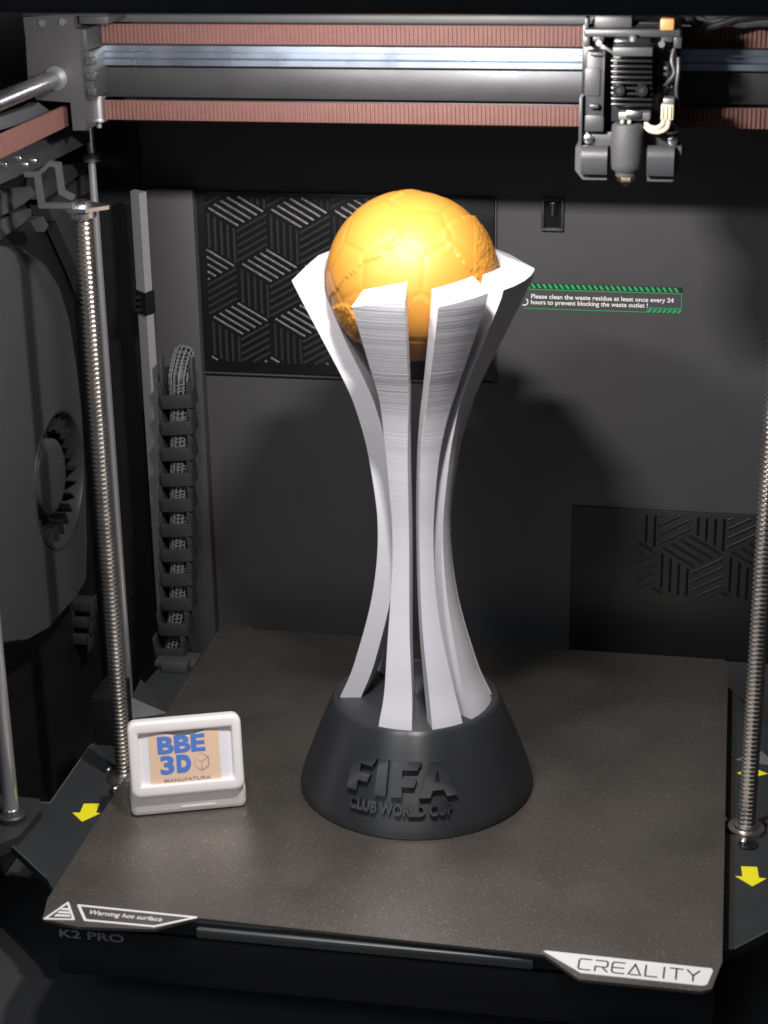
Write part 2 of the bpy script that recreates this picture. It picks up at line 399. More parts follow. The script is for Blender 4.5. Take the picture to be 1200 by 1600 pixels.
obj('stripes', mb, M_green, t, smooth=10)
for k, (line, zz) in enumerate((('Please clean the waste residue at least once every 24', Z1-0.51*H), ('hours to prevent blocking the waste outlet !', Z1-0.735*H))):
    M = frameM((X0+3.9, YW-0.45, zz), (1, 0, 0), (0, 0, 1), (0, -1, 0))
    mb = text_mb(line, 3.6, 0.12, M, bold=0.07, align='LEFT')
    wid = max(v.x for v in mb.v)-X0-3.9; want = (78.5 if k == 0 else 64.5)*(X1-X0-7)/80.0
    for v in mb.v: v.x = X0+3.9+(v.x-X0-3.9)*want/wid
    obj('lettering', mb, M_white, t, smooth=10)
mb = MB(); cc = Vector((X0+0.3, YW-0.5, Z0+4.1))
mb.tube([cc+Vector((2.0*math.cos(a), 0, 2.0*math.sin(a))) for a in [R_(-120+k*15) for k in range(13)]], 0.42, 6)
obj('round_symbol', mb, M_white, t)

# ================================================================== SIDE BLOWER (left wall)
XF = -203.0
def sidept(px, py, x=XF):
    p = at(px, py, 0, x); return (p.y, p.z)
fc = Vector((40.5+2, 136.5)); fr_ = 36.0
_c = [sidept(52, 740), sidept(131, 750), sidept(100, 635), sidept(88, 862)]
fc = Vector((( _c[0][0]+_c[1][0])/2, (_c[2][1]+_c[3][1])/2)); fr_ = (_c[2][1]-_c[3][1])/2
t = thing('side_blower', (-212, fc.x, 40), 'big dark grey blower housing with a round fan opening on the left wall', 'blower')
outer = [sidept(*p) for p in ((-60, 560), (-20, 370), (10, 392), (48, 398), (72, 416), (93, 450), (108, 500), (119, 570), (127, 640), (133, 740), (136, 850), (134, 906), (118, 932), (76, 980), (44, 998), (-60, 1010))]
hole = [(fc.x+fr_*math.cos(2*math.pi*k/48), fc.y+fr_*math.sin(2*math.pi*k/48)) for k in range(48)]
# face plate with a round hole
bm = bmesh.new()
def ring(pts, x): return [bm.verts.new((x, p[0], p[1])) for p in pts]
vo, vh = ring(outer, XF), ring(hole, XF)
ed = [bm.edges.new((vo[i], vo[(i+1) % len(vo)])) for i in range(len(vo))]+[bm.edges.new((vh[i], vh[(i+1) % 48])) for i in range(48)]
bmesh.ops.triangle_fill(bm, edges=ed, use_beauty=True)
bm.verts.index_update()
mb = MB().add([v.co.copy() for v in bm.verts], [tuple(v.index for v in f.verts) for f in bm.faces]); bm.free()
n = len(outer)
mb.add([(XF, *p) for p in outer]+[(XF-2.5, fc.x+(p[0]-fc.x)*1.02, fc.y+(p[1]-fc.y)*1.02) for p in outer]+[(XF-18, fc.x+(p[0]-fc.x)*1.02, fc.y+(p[1]-fc.y)*1.02) for p in outer],
       [(i, (i+1) % n, n+(i+1) % n, n+i) for i in range(n)]+[(n+i, n+(i+1) % n, 2*n+(i+1) % n, 2*n+i) for i in range(n)])
M_house = mat('housing_plastic', (0.050, 0.052, 0.055), 0.5, bump=0.3, bscale=1800, var=0.12, vscale=25, rvar=0.08)
obj('housing', mb, M_house, t, smooth=28)
mb = MB(); mb.lathe([(fr_+1.6, XF-0.3), (fr_+1.4, XF+0.7), (fr_, XF+0.5), (fr_-0.6, XF-1.5), (fr_-1.0, XF-15)], (0, fc.x, fc.y), 'x', 56, cap=False)
obj('opening_rim', mb, M_dgrey, t)
obj('cavity', MB().lathe([(fr_-0.6, XF-14.2), (fr_-0.6, XF-13.2)], (0, fc.x, fc.y), 'x', 40), M_black, t)
hc = Vector((fc.x-10, fc.y+3)); hr = 26.5
hc = Vector(sidept(84, 745, XF+1.5)); hr = 20.3
M_hub = mat('hub_plastic', (0.05, 0.05, 0.053), 0.3, rvar=0.08)
hub = obj('hub', MB().lathe([(hr, XF-13), (hr, XF-1.5), (hr-0.5, XF+0.4), (hr-1.8, XF+1.3), (hr-5, XF+1.7), (1, XF+1.8)], (0, hc.x, hc.y), 'x', 48), M_hub, t)
mb = MB()
for a, rr in ((0.4, 12), (-2.0, 9)): mb.lathe([(0.7, XF+1.4), (0.6, XF+2.0), (0.2, XF+2.1)], (0, hc.x+rr*math.cos(a), hc.y+rr*math.sin(a)), 'x', 10)
obj('hub_dot', mb, M_steel, hub)
for k in range(26):
    a = 2*math.pi*k/26
    M = Matrix.Translation((0, fc.x, fc.y)) @ Matrix.Rotation(a, 4, 'X')
    mb = MB(); mb.box(XF-12, XF-2.8, 26.5, 34.6, -0.45, 0.45, M=M @ Matrix.Translation((0, 0, 0)) @ Matrix.Rotation(R_(6), 4, 'X'))
    obj('blade', mb, M_rib, t)

# ---- folded duct panels above the blower
t = thing('side_duct', (-208, 10, 262), 'dark grey folded duct panels under the left side rail above the blower', 'duct')
def sideprism(pts, x0, x1):
    return MB().prism([sidept(px, py, x1) for px, py in pts], x0, x1, 'x')
obj('duct_panel', sideprism([(-60, 330), (0, 296), (48, 291), (56, 303), (38, 318), (-60, 372)], -215, -204), M_grey, t)
obj('duct_panel', sideprism([(-60, 386), (0, 346), (26, 331), (48, 326), (50, 336), (32, 352), (-60, 414)], -215, -206), M_grey, t)
obj('duct_panel', sideprism([(80, 262), (140, 252), (140, 262), (70, 312)], -220, -208), M_dgrey, t)
obj('duct_panel', sideprism([(74, 320), (140, 265), (140, 300), (120, 310), (84, 345)], -220, -210), M_dgrey, t)
obj('duct_nozzle', sideprism([(48, 345), (68, 338), (76, 352), (70, 362), (56, 362)], -214, -203), M_grey, t)
obj('duct_panel', sideprism([(80, 330), (132, 330), (140, 400), (140, 470), (120, 420)], -220, -213), M_dgrey, t)

# ================================================================== LEFT SIDE RAIL with screws
t = thing('side_rail', (-190, -60, 300), 'black upper side rail with small silver screws running along the left wall', 'rail')
XR = -186.0
def srpt(px, py): return sidept(px, py, XR)
rail = MB().prism([srpt(-40, 262), srpt(0, 241), srpt(128, 200), srpt(140, 208), srpt(140, 222), srpt(60, 262), srpt(0, 288), srpt(-40, 306)], XR-6, XR, 'x')
obj('rail_body', rail, M_dgrey, t)
for px, py in ((8, 257), (30, 247), (41, 257), (54, 251)):
    y, z = srpt(px, py)
    obj('screw', MB().lathe([(1.5, XR-1), (1.5, XR+0.5), (1.1, XR+1.1), (0.3, XR+1.3)], (0, y, z), 'x', 12), M_steel, t)

# ================================================================== LEAD SCREWS
def lead_screw_mb(z0, z1, r=4.35, pitch=2.35):
    mb = MB(); n = 24; per = 6; dz = pitch/per; N = int((z1-z0)/dz); vs = []; fs = []
    for j in range(N+1):
        z = z0+j*dz
        for i in range(n):
            a = 2*math.pi*i/n; ph = (z/pitch-i/n) % 1.0
            d = min(1, max(0, (abs(ph-0.5)-0.12)/0.2))      # crest / root with sloped flanks
            rr = r-1.25*d; vs.append((rr*math.cos(a), rr*math.sin(a), z))
    for j in range(N):
        for i in range(n): fs.append((j*n+i, j*n+(i+1) % n, (j+1)*n+(i+1) % n, (j+1)*n+i))
    fs += [tuple(range(n-1, -1, -1)), tuple(range(N*n, (N+1)*n))]
    return mb.add(vs, fs)
LS = Vector((-157.9, -13.5, -60))
t = thing('lead_screw', LS, 'threaded steel lead screw on the left, beside the white sign', 'lead screw', group='lead screws of the bed')
mb = lead_screw_mb(0, 353); mb.v = [v+LS for v in mb.v]
obj('threaded_rod', mb, M_screw, t, smooth=25)
mb = MB().lathe([(3.6, 352), (3.6, 356), (2.6, 356.5)], (0, 0, 0), n=20); mb.v = [v+LS for v in mb.v]
obj('shaft_end', mb, M_steel, t)
t2 = copy_thing(t, (163.1, -15.6, -60), 'threaded steel lead screw on the right, at the edge beside the dark wall')

# ---- bracket on the left screw: silver bearing plate + bent grey hook
t = thing('screw_bracket', (LS.x, LS.y, 291), 'silver bearing plate with a bent grey strap at the top of the left lead screw', 'bracket')
zb = 292.2
mb = MB(); mb.prism([(LS.x-9, LS.y-4), (LS.x-4, LS.y-9), (LS.x+4, LS.y-7.5), (LS.x+12.5, LS.y+1.5), (LS.x+12.5, LS.y+3.5), (LS.x+3, LS.y+9), (LS.x-6, LS.y+8)], zb, zb+1.8)
obj('bearing_plate', mb, M_steel, t)
obj('bearing', MB().lathe([(6.4, zb-3.4), (6.4, zb-0.02)], (LS.x, LS.y, 0), n=24).lathe([(5.8, zb+1.82), (5.8, zb+3.2), (5.0, zb+3.9)], (LS.x-1.5, LS.y, 0), n=24), M_steel, t)
yb = LS.y-6.5
def hp(px, py): p = at(px, py, 1, yb); return (p.x, p.z)
def strap(pts, w, y0, y1):
    mb = MB()
    for (a, b) in zip(pts[:-1], pts[1:]):
        a, b = Vector(a), Vector(b); d = (b-a).normalized(); e = Vector((-d.y, d.x))*w/2; a2 = a-d*w*0.35; b2 = b+d*w*0.35
        mb.prism([tuple(a2+e), tuple(b2+e), tuple(b2-e), tuple(a2-e)], y0, y1, 'y')
        y0 -= 0.07; y1 += 0.07
    return mb
obj('strap', strap([hp(42, 272), hp(58, 272), hp(65, 321), hp(112, 321)], 2.2, yb-1.5, yb+2), M_grey, t)
obj('strap', strap([hp(60, 270), hp(72, 259), hp(84, 261), hp(90, 304), hp(106, 312)], 2.0, yb+4, yb+8), M_grey, t)

# ================================================================== GUIDE RODS
M_rod = mat('ground_rod_steel', (0.88, 0.88, 0.90), 0.28, 0.82)
def guide_rod(x, y, z0, z1, r, label):
    t = thing('guide_rod', (x, y, z0), label, 'guide rod', group='upright guide rods')
    obj('rod', MB().lathe([(r, z0), (r, z1)], (x, y, 0), n=28), M_rod, t); return t
g = guide_rod(-195.3, 109, -62, 398, 2.1, 'thin bright upright guide rod right behind the left lead screw')
obj('collar', MB().lathe([(4.6, 292), (4.6, 296)], (-195.3, 109, 0), n=20), M_alu, g)
g = guide_rod(-198.6, -69, -11.5, 398, 4.0, 'polished upright guide rod at the left front corner of the bed')
mbp = [(-222, -96), (-200, -98), (-189, -84), (-187, -58), (-192, -48), (-222, -46)]
obj('foot_bracket', MB().prism(mbp, -12, -5), M_dgrey, g)
obj('bush', MB().lathe([(7.5, -5.1), (7.5, -2), (6.6, -1.2)], (-198.6, -69, 0), n=24), M_dgrey, g)
obj('grip_ring', MB().lathe([(4.6, -1.3), (4.6, 1.2), (4.1, 1.8)], (-198.6, -69, 0), n=24), M_steel, g)

# ================================================================== CABLE CHAIN + BRAIDED CABLE
YC = 134.0
def cpt(px, py, y=YC): return at(px, py, 1, y)
zc = [cpt(275, y).z for y in (1028, 992, 953, 914, 875, 836, 796, 757, 718, 680, 640)]
xc = [cpt((250+297)/2-3+0.0, 1028).x, cpt(273, 985).x, cpt(277, 945).x]
def cx_at(z):
    p = [(cpt(270, 1028)), cpt(274, 985), cpt(278, 940), cpt(279, 640)]
    for a, b in zip(p[:-1], p[1:]):
        if a.z <= z <= b.z: return a.x+(b.x-a.x)*(z-a.z)/(b.z-a.z)
    return p[0].x if z < p[0].z else p[-1].x
zbot = zc[0]; pitch = (zc[-1]-zc[1])/9
t = thing('cable_chain', (cx_at(0), YC, zbot), 'black cable drag chain hanging in front of the grey column panel', 'cable chain')
link = None
for k in range(11):
    z = zbot+1+pitch*k; x = cx_at(z+5); y = YC-(4.0 if k == 0 else 2.0 if k == 1 else 0)
    if link is None:
        mb = MB()
        for sx in (-1, 1):
            mb.box(sx*8.6-0.9, sx*8.6+0.9, -2.6, 9, 0.3, pitch-0.3, 0.3)
            mb.box(sx*9.4-0.7, sx*9.4+0.7, -1, 6, pitch*0.6, pitch*0.9, 0.3)
        mb.box(-8.8, 8.8, -3.2, -1.2, 0.2, pitch*0.52, 0.4)
        mb.box(-8.6, 8.6, 8.2, 9.6, 0.2, pitch-0.3, 0.2)
        link = obj('link', mb, M_dgrey, t); o = link
        off = Vector(t['_o']); o.data.transform(Matrix.Translation(off*S))     # link mesh kept about its own origin
    else:
        o = link.copy(); COL.objects.link(o)
    o.parent = t; o.location = (Vector((x, y, z))-Vector(t['_o']))*S
    if k < 3: o.rotation_euler = (R_(3), R_(-3 if k else -5), 0)
lz = zbot+1+pitch*11+4
x = cx_at(lz)
obj('end_arm', MB().box(x-9.6, x-8.4, YC-1, YC+6, lz-9, lz+9, 0.4).box(x+8.4, x+9.6, YC-1, YC+6, lz-9, lz+9, 0.4), M_grey, t)
# cable: sleeve of woven strands
mb = MB(); zt = cpt(280, 562, YC+3).z
pts = [Vector((cx_at(z), YC+5.2, z)) for z in [zbot+2+(zt-12-zbot-2)*i/40 for i in range(41)]]
pts += [Vector((cx_at(zt), YC+5.2+2.6*i, zt-12+11*math.sin(R_(18*i)))) for i in range(1, 6)]
t = thing('braided_cable', (cx_at(0), YC+3, zbot), 'cable in a woven grey sleeve looping out of the top of the drag chain', 'cable')
obj('core', MB().tube(pts, 5.6, 14), M_black, t)
# woven strands: two families of helices on the sleeve
mb = MB(); L = (len(pts)-1)
def strand(ph, turns):
    out = []; up = Vector((1, 0, 0))
    for i in range(L*5+1):
        u = i/5; a = min(int(u), L-1); f = u-a; p = pts[a].lerp(pts[a+1], f); tt = (pts[a+1]-pts[a]).normalized()
        b = tt.cross(up).normalized(); ang = ph+turns*2*math.pi*u/L
        out.append(p+(up*math.cos(ang)+b*math.sin(ang))*(5.9+0.15*math.sin(u*9+ph*3)))
    return out
for k in range(14):
    mb.tube(strand(2*math.pi*k/14, 0.4), 0.6, 4, cap=False)
for i in range(L*2):
    u = i/2+0.1*math.sin(i*2.3)+0.1; a = min(int(u), L-1); f = u-a; p = pts[a].lerp(pts[a+1], f); tt = (pts[a+1]-pts[a]).normalized(); b = tt.cross(Vector((1, 0, 0))).normalized()
    mb.tube([p+(Vector((1, 0, 0))*math.cos(q)+b*math.sin(q))*6.0+tt*0.5*math.sin(q*5) for q in [2*math.pi*k/16 for k in range(17)]], 0.3, 4, cap=False)
obj('woven_sleeve', mb, mat('sleeve_strand', (0.17, 0.17, 0.175), 0.45), t, smooth=60)

# ---- small lower chain at the left wall
t = thing('cable_chain', (-208, 40, 20), 'short black cable chain hanging in the dark below the blower', 'cable chain')
for k, (px, py) in enumerate(((128, 952), (126, 978), (124, 1004))):
    p = at(px, py, 1, 95); mb = MB().box(p.x-6, p.x+6, 94, 104, p.z-1, p.z+5, 0.5).box(p.x-6.4, p.x-4.8, 94, 104, p.z-5, p.z+6, 0.3).box(p.x+4.8, p.x+6.4, 94, 104, p.z-5, p.z+6, 0.3)
    obj('link', mb, M_dgrey, t)

# ================================================================== GANTRY
YG = 30.0
bz0, bz1 = 337.8, 352.4
t = thing('x_gantry', (0, YG, 327), 'black cross beam with a bright steel linear rail between the two belts', 'gantry')
obj('beam_gap_blocker', MB().box(-150, 232, YG+3, YG+14, 325.5, bz0-0.1, 0.5), M_black, t)  # added strip hidden behind the belt, stops light through the beam gap
obj('beam', MB().box(-163, 232, YG-2, YG+16, bz0, bz1, 1.0), M_beam, t)
rail = obj('linear_rail', MB().prism([(YG-6.5, 353.6), (YG-6.5, 356.2), (YG-5.2, 357.2), (YG-5.2, 359.2), (YG-6.5, 360.2), (YG-6.5, 362.6), (YG-5.5, 363.4), (YG+4, 363.4), (YG+4, 353.0), (YG-5.5, 353.0)], -159, 232, 'x'), M_rail, t, smooth=20)
for k in range(20):
    x = -150+k*19.0
    if x < 225: obj('rail_screw', MB().lathe([(1.6, 363.3), (1.6, 364.3), (1.1, 364.8)], (x, YG-2, 0), n=10), M_steel, rail)
obj('top_plate', MB().box(-166, 232, YG+7, YG+13, 371.8, 376, 0.6), M_grey, t)
# end bracket (left)
def gp(px, py, y): p = at(px, py, 1, y); return (p.x, p.z)
yb = 4.0
out = [gp(36, 27, yb), gp(114, 22, yb), gp(116, 44, yb), gp(124, 46, yb), gp(126, 90, yb), gp(132, 158, yb), gp(134, 204, yb), gp(114, 204, yb), gp(110, 160, yb), gp(56, 156, yb), gp(52, 140, yb), gp(44, 130, yb), gp(40, 60, yb)]
M_brk = mat('bracket_grey', (0.044, 0.044, 0.046), 0.45, bump=0.2, bscale=1500, var=0.1, rvar=0.08)
br = obj('end_bracket', MB().prism(out, yb, YG+14, 'y'), M_brk, t, smooth=20)
p0, p1 = gp(122, 82, yb), gp(146, 190, yb)
mb = MB().box(p0[0], p0[0]+6.0, yb+1.5, YG+8, gp(120, 155, yb)[1], gp(120, 80, yb)[1], 0.6)
mb.box(p0[0]-1, p0[0]+4.2, yb+0.6, YG, gp(120, 82, yb)[1]+0.5, gp(120, 46, yb)[1], 0.5)
for k in range(3): mb.box(p0[0]+3, p0[0]+7.2, yb+0.2, yb+5, gp(120, 150-k*24, yb)[1], gp(120, 138-k*24, yb)[1], 0.4)
obj('bracket_block', mb, M_dgrey, br)
for px, py in ((66, 36), (98, 34)):
    x, z = gp(px, py, yb); obj('bolt', MB().lathe([(1.7, yb-0.8), (1.7, yb+0.5)], (x, 0, z), 'y', 12), M_alu, br)
zt = gp(60, 26, yb)[1]
obj('bracket_cap', MB().box(gp(36, 27, yb)[0]-1, gp(160, 27, yb)[0]+2, yb+1, YG+12, zt+0.1, zt+2.2, 0.5).box(gp(120, 30, yb)[0], gp(165, 30, yb)[0], yb+3, YG+4, zt-3.6, zt-0.02, 0.4), M_dgrey, br)
xp, zp = gp(146, 172, 14)
obj('pulley', MB().lathe([(4.6, zp-6.4), (4.6, zp-5.4), (3.8, zp-5.2), (3.8, zp+4.6), (4.6, zp+4.8), (4.6, zp+5.8)], (xp-0.5, 22, 0), n=24), M_steel, br)
obj('pulley_pin', MB().lathe([(1.4, zp-9.5), (1.4, zp-6.3)], (xp-0.5, 22, 0), n=12), M_alu, br)

# belts
def belt(name, z0, z1, xa, xb, y, label, extra=None):
    t = thing(name, ((xa+xb)/2, y, z0), label, 'belt', group=None)
    obj('band', MB().box(xa, xb, y, y+1.3, z0, z1, 0.25), M_belt, t)
    mb = MB(); x = xa+1
    while x < xb-1:
        mb.prism([(x-0.62, y-0.0), (x-0.42, y-0.75), (x+0.42, y-0.75), (x+0.62, y-0.0)], z0+0.35, z1-0.35, 'z'); x += 2.0
    obj('teeth', mb, M_belt, t, smooth=20)
    return t
zA1, zA0 = at(530, 39, 1, 26).z, at(530, 70, 1, 26).z
zB1, zB0 = at(530, 161, 1, 24).z, at(530, 192.5, 1, 24).z
t = belt('timing_belt', zA0, zA1, at(139, 50, 1, 26).x, 228, 26, 'upper brown ribbed drive belt running above the steel rail')
t = belt('timing_belt', zB0, zB1, at(157, 175, 1, 24).x, 228, 24, 'lower brown ribbed drive belt running under the black beam')
# side run of the lower belt, towards the door
pa, pb = at(111, 185, 0, -172), at(0, 222, 0, -172)
zc_ = (pa.z+pb.z)/2
obj('side_run', MB().box(-173.6, -172.3, -185, 16, zc_-5.2, zc_+5.0, 0.3), M_belt, t)
mb = MB(); y = -184
while y < 15: mb.box(-172.4, -171.8, y-0.45, y+0.45, zc_-4.8, zc_+4.6); y += 2.0
obj('teeth', mb, M_belt, t, smooth=20)
# chrome rod running front to back
pr = at(88, 122, 1, yb)
t = thing('cross_rod', (pr.x, -90, pr.z), 'polished chrome rod entering the grey bracket at the top left', 'guide rod')
obj('rod', MB().lathe([(3.9, -188), (3.9, yb+6)], (pr.x, 0, pr.z), 'y', 28), M_steel, t)
obj('rod_seal', MB().lathe([(5.6, yb-1.0), (5.6, yb+0.3), (4.2, yb+0.4)], (pr.x, 0, pr.z), 'y', 28), M_alu, t)
# grey channel seen between rod and belt
pq = at(20, 190, 0, -180)
obj('side_channel', MB().prism([sidept(-40, 215, -181), sidept(-40, 196, -181), sidept(52, 166, -181), sidept(60, 160, -181), sidept(84, 178, -181)], -186, -181, 'x'), M_grey,
    label='dull grey side channel between the chrome rod and the brown belt', cat='rail')

# ================================================================== TOOLHEAD
M_grey0, M_grey = M_grey, mat('head_grey', (0.042, 0.043, 0.046), 0.42, bump=0.2, bscale=1500, var=0.15, rvar=0.1)
M_brk0, M_brk = M_brk, mat('head_dark_grey', (0.034, 0.034, 0.036), 0.42, bump=0.2, bscale=1500, var=0.15, rvar=0.1)
YT = -12.0
def tp(px, py, y=YT): p = at(px, py, 1, y); return p.x, p.z
def tbox(px0, py0, px1, py1, y0, y1, bev=0.4):
    xa, zb_ = tp(px0, py1, y0); xb, za = tp(px1, py0, y0)
    return MB().box(min(xa, xb), max(xa, xb), y0, y1, min(za, zb_), max(za, zb_), bev)
t = thing('toolhead', (93, 0, 303), 'black extruder toolhead with ribbed heat sink and nozzle hanging on the rail', 'print head')
obj('carriage', tbox(918, 34, 1058, 232, -4, 24, 1.0), M_black, t)
obj('back_plate', MB().box(tp(908, 100)[0], tp(1062, 100)[0], -6, -4.2, tp(900, 232)[1], tp(900, 40)[1], 0.5), M_gloss, t)
# side cover
sc_ = obj('side_cover', tbox(914, 80, 945, 180, -14, -6.1, 0.8), M_brk, t)
obj('cover_rib', tbox(940, 78, 946, 182, -17, -13.9, 0.6), M_brk, sc_)
obj('cover_step', tbox(922, 82, 946, 88, -17.5, -14.1, 0.6), M_grey, sc_)
obj('cover_panel', tbox(913, 107, 938, 150, -14.8, -13.8, 0.3), M_grey, sc_)
obj('cover_clip', tbox(920, 163, 936, 170, -18, -14.2, 0.8), M_grey, sc_)
obj('cover_foot', tbox(913, 180, 944, 206, -16, -6.2, 0.8), M_dgrey, t)
xe, _ = tp(909, 130)
obj('edge_rail', MB().box(xe-0.6, xe+0.9, -16, -4, tp(909, 232)[1], tp(909, 150)[1], 0.4), M_grey, t)
# top bracket
tb = obj('top_bracket', tbox(912, 46, 1064, 58, -18, -6.1, 0.8), M_brk, t)
obj('bracket_ear', tbox(912, 56, 922, 74, -17, -6.2, 0.6), M_brk, tb)
obj('bracket_ear', tbox(1052, 52, 1066, 76, -17, -6.2, 0.6), M_brk, tb)
obj('bracket_post', tbox(913, 28, 920, 47, -14, -6.3, 0.5), M_grey, tb)
obj('bracket_lug', tbox(926, 57, 944, 65, -17.2, -6.4, 0.4), M_brk, tb)
obj('bracket_lug', tbox(1033, 50, 1052, 66, -17.3, -6.4, 0.4), M_brk, tb)
for px, py in ((936, 67), (1034, 69)):
    x, z = tp(px, py, -18); obj('screw', MB().lathe([(1.4, -19), (1.5, -18), (1.5, -8)], (x, 0, z), 'y', 12), M_steel, tb)
obj('motor_box', tbox(928, 24, 988, 45, -10, 10, 0.8), M_grey, t)
obj('amber_tag', tbox(1031, 29, 1054, 48, -18.6, -12, 0.8), M_tag, t)
# heat sink
hs = obj('heat_sink', tbox(955, 64, 1020, 190, -15, -6.2, 0.4), M_black, t)
obj('sink_cap', tbox(957, 74, 1020, 88, -23, -15.1, 0.5), M_grey, hs)
obj('sink_shoulder', tbox(958, 60, 1018, 73, -21, -15.2, 1.2), M_gloss, hs)
for k in range(9):
    py = 94+k*8.55
    obj('cooling_fin', tbox(954.5, py, 1019, py+3.2, -23, -15.1, 0.25), M_gloss, hs)
for px in (967, 1003):
    x, z = tp(px, 141, -24)
    s_ = obj('screw', MB().lathe([(2.5, -25.2), (2.6, -24.6), (2.6, -15)], (x, 0, z), 'y', 20), M_gloss, hs)
    obj('socket', MB().lathe([(1.15, -25.35), (1.25, -25.1)], (x, 0, z), 'y', 6), M_black, s_)
xs, zs = tp(989, 60, -22)
obj('thumb_screw', MB().lathe([(0.9, zs-1.6), (1.7, zs-1.4), (1.8, zs+0.3), (1.1, zs+1.2)], (xs, -20, 0), n=14), M_alu, t)
# heater block, sock and nozzle
hb = obj('heater_block', tbox(966, 176, 1016, 188, -24, -14, 0.6), M_alu, t)
xs, zs = tp(991, 181, -24); obj('thermistor_clip', MB().box(xs-3.5, xs+3, -25.5, -23, zs-1.2, zs+2.4, 0.8), M_steel, hb)
for dx in (-5, -2):
    obj('ceramic_bead', MB().lathe([(0.4, -25.4), (0.8, -25.0), (0.8, -23.6)], (xs+dx, 0, zs-2.6), 'y', 12), M_ivory, hb)
x0_, zt_ = tp(981, 192, -20); _, zb_ = tp(981, 271, -20); rs = 7.0
mb = MB().lathe([(rs*0.50, zb_-1.6), (rs*0.66, zb_-1.2), (rs*0.70, zb_+0.6), (rs*0.93, zb_+2.0), (rs, zb_+4.4), (rs*1.04, zb_+12), (rs*1.0, zt_-2.0), (rs*0.97, zt_-0.7), (rs*0.85, zt_)], (x0_, -20, 0), n=40)
for v in mb.v:
    v.x = x0_+(v.x-x0_)*0.98; v.y = -20+(v.y+20)*0.8
obj('silicone_sock', mb, mat('sock_silicone', (0.045, 0.046, 0.049), 0.55, bump=0.4, bscale=400, var=0.15, vscale=100), t)
xn, zn = tp(978, 290, -20)
obj('nozzle', MB().lathe([(3.6, zn+4.4), (3.9, zn+3.9), (3.9, zn+2.2), (2.6, zn+1.6), (0.7, zn), (0.4, zn)], (xn, -20, 0), n=6), M_brass, t)
# air ducts
M_duct = mat('duct_plastic', (0.060, 0.060, 0.062), 0.4, bump=0.2, bscale=1500)
def duct(px0, px1, py0, py1, flip):
    x0, zt = tp(px0, py0, -22); x1, zb = tp(px1, py1, -22)
    c = 3.4
    pts = [(x0, zt), (x1, zt), (x1, zb), (x0+c, zb), (x0, zb+c*1.2)] if not flip else [(x0, zt), (x1, zt), (x1, zb+c*1.2), (x1-c, zb), (x0, zb)]
    cap = MB().prism(pts, -18, -5, 'y')
    ins = [(p[0]*0.9+0.1*(x0+x1)/2+(0.9 if not flip else -0.9), p[1]*0.92+0.08*(zt+zb)/2+0.7) for p in pts]
    # curved front: quarter-round scoop
    sc_ = MB(); n = 8; xs0 = min(i[0] for i in ins)+(1.2 if not flip else 0); xs1 = max(i[0] for i in ins)-(1.2 if flip else 0); zh = max(i[1] for i in ins); zl = min(i[1] for i in ins)+1.6
    prof = [(-18.02, zh+0.6), (-19, zh+0.6)]+[(-19-4*math.sin(R_(90*k/n)), zh+0.6-5*(1-math.cos(R_(90*k/n)))) for k in range(1, n+1)]+[(-22.4, zl+2), (-21, zl), (-18.02, zl)]
    sc_.prism(prof, xs0, xs1, 'x')
    return cap, sc_
for px0, px1, flip in ((898, 947, False), (1012, 1062, True)):
    cap, scoop = duct(px0, px1, 232, 284 if not flip else 287, flip)
    d = obj('air_duct', cap, M_duct, t); obj('scoop', scoop, M_grey, d, smooth=40)
obj('duct_bar', tbox(908, 208, 1060, 231, -12, -6.3, 0.5), M_dgrey, t)
for px, py in ((919, 217), (1051, 220)):
    x, z = tp(px, py, -14)
    s_ = obj('screw', MB().lathe([(1.4, -14.8), (2.1, -14.4), (2.1, -11)], (x, 0, z), 'y', 16), M_steel, t)
    obj('socket', MB().lathe([(0.9, -15.1), (1.0, -14.7)], (x, 0, z), 'y', 6), M_dgrey, s_)
# connector with cables
cn = obj('connector', tbox(1032, 164, 1053, 188, -22, -12, 0.5), M_ivory, t)
for k in range(3): obj('connector_rib', tbox(1034+k*6, 166, 1037+k*6, 186, -22.6, -21.9, 0.2), M_ivory, cn)
obj('connector_hood', tbox(1036, 154, 1054, 165, -21, -12, 0.5), M_alu, cn)
def cab(pts, r, m, y=-20):
    P = [Vector((*[tp(px, py, y)][0], 0)) for px, py in pts]; P = [Vector((p.x, y-2*math.sin(math.pi*i/(len(P)-1)), p.y)) for i, p in enumerate(P)]
    out = []
    for i in range(len(P)-1):
        p0, p1, p2, p3 = P[max(i-1, 0)], P[i], P[i+1], P[min(i+2, len(P)-1)]
        for k in range(6):
            s = k/6; out.append(0.5*((2*p1)+(p2-p0)*s+(2*p0-5*p1+4*p2-p3)*s*s+(3*p1-p0-3*p2+p3)*s**3))
    out.append(P[-1]); return MB().tube(out, r, 8)
for pts in ([(1038, 186), (1034, 195), (1024, 199), (1013, 196), (1009, 190)], [(1045, 186), (1042, 199), (1030, 205), (1016, 203), (1008, 197)]):
    obj('wire', cab(pts, 1.05, None), M_ivory, t)
# wiring board right of the sink
bd = obj('wiring_board', tbox(1024, 78, 1060, 152, -10, -6.3, 0.4), M_gloss, t)
for k in range(4): obj('pin_header', tbox(1036+k*6, 133, 1039.5+k*6, 138, -12, -9.9, 0.3), M_grey, bd)
obj('flex_lead', cab([(1053, 76), (1050, 95), (1054, 112), (1046, 125), (1040, 132)], 0.9, None, -13), M_grey, bd)
obj('flex_lead', cab([(1060, 90), (1060, 110), (1057, 140), (1060, 170)], 0.8, None, -13), M_grey, bd)
obj('spring_clip', tbox(1036, 100, 1046, 122, -13, -9.8, 0.8), M_dgrey, bd)
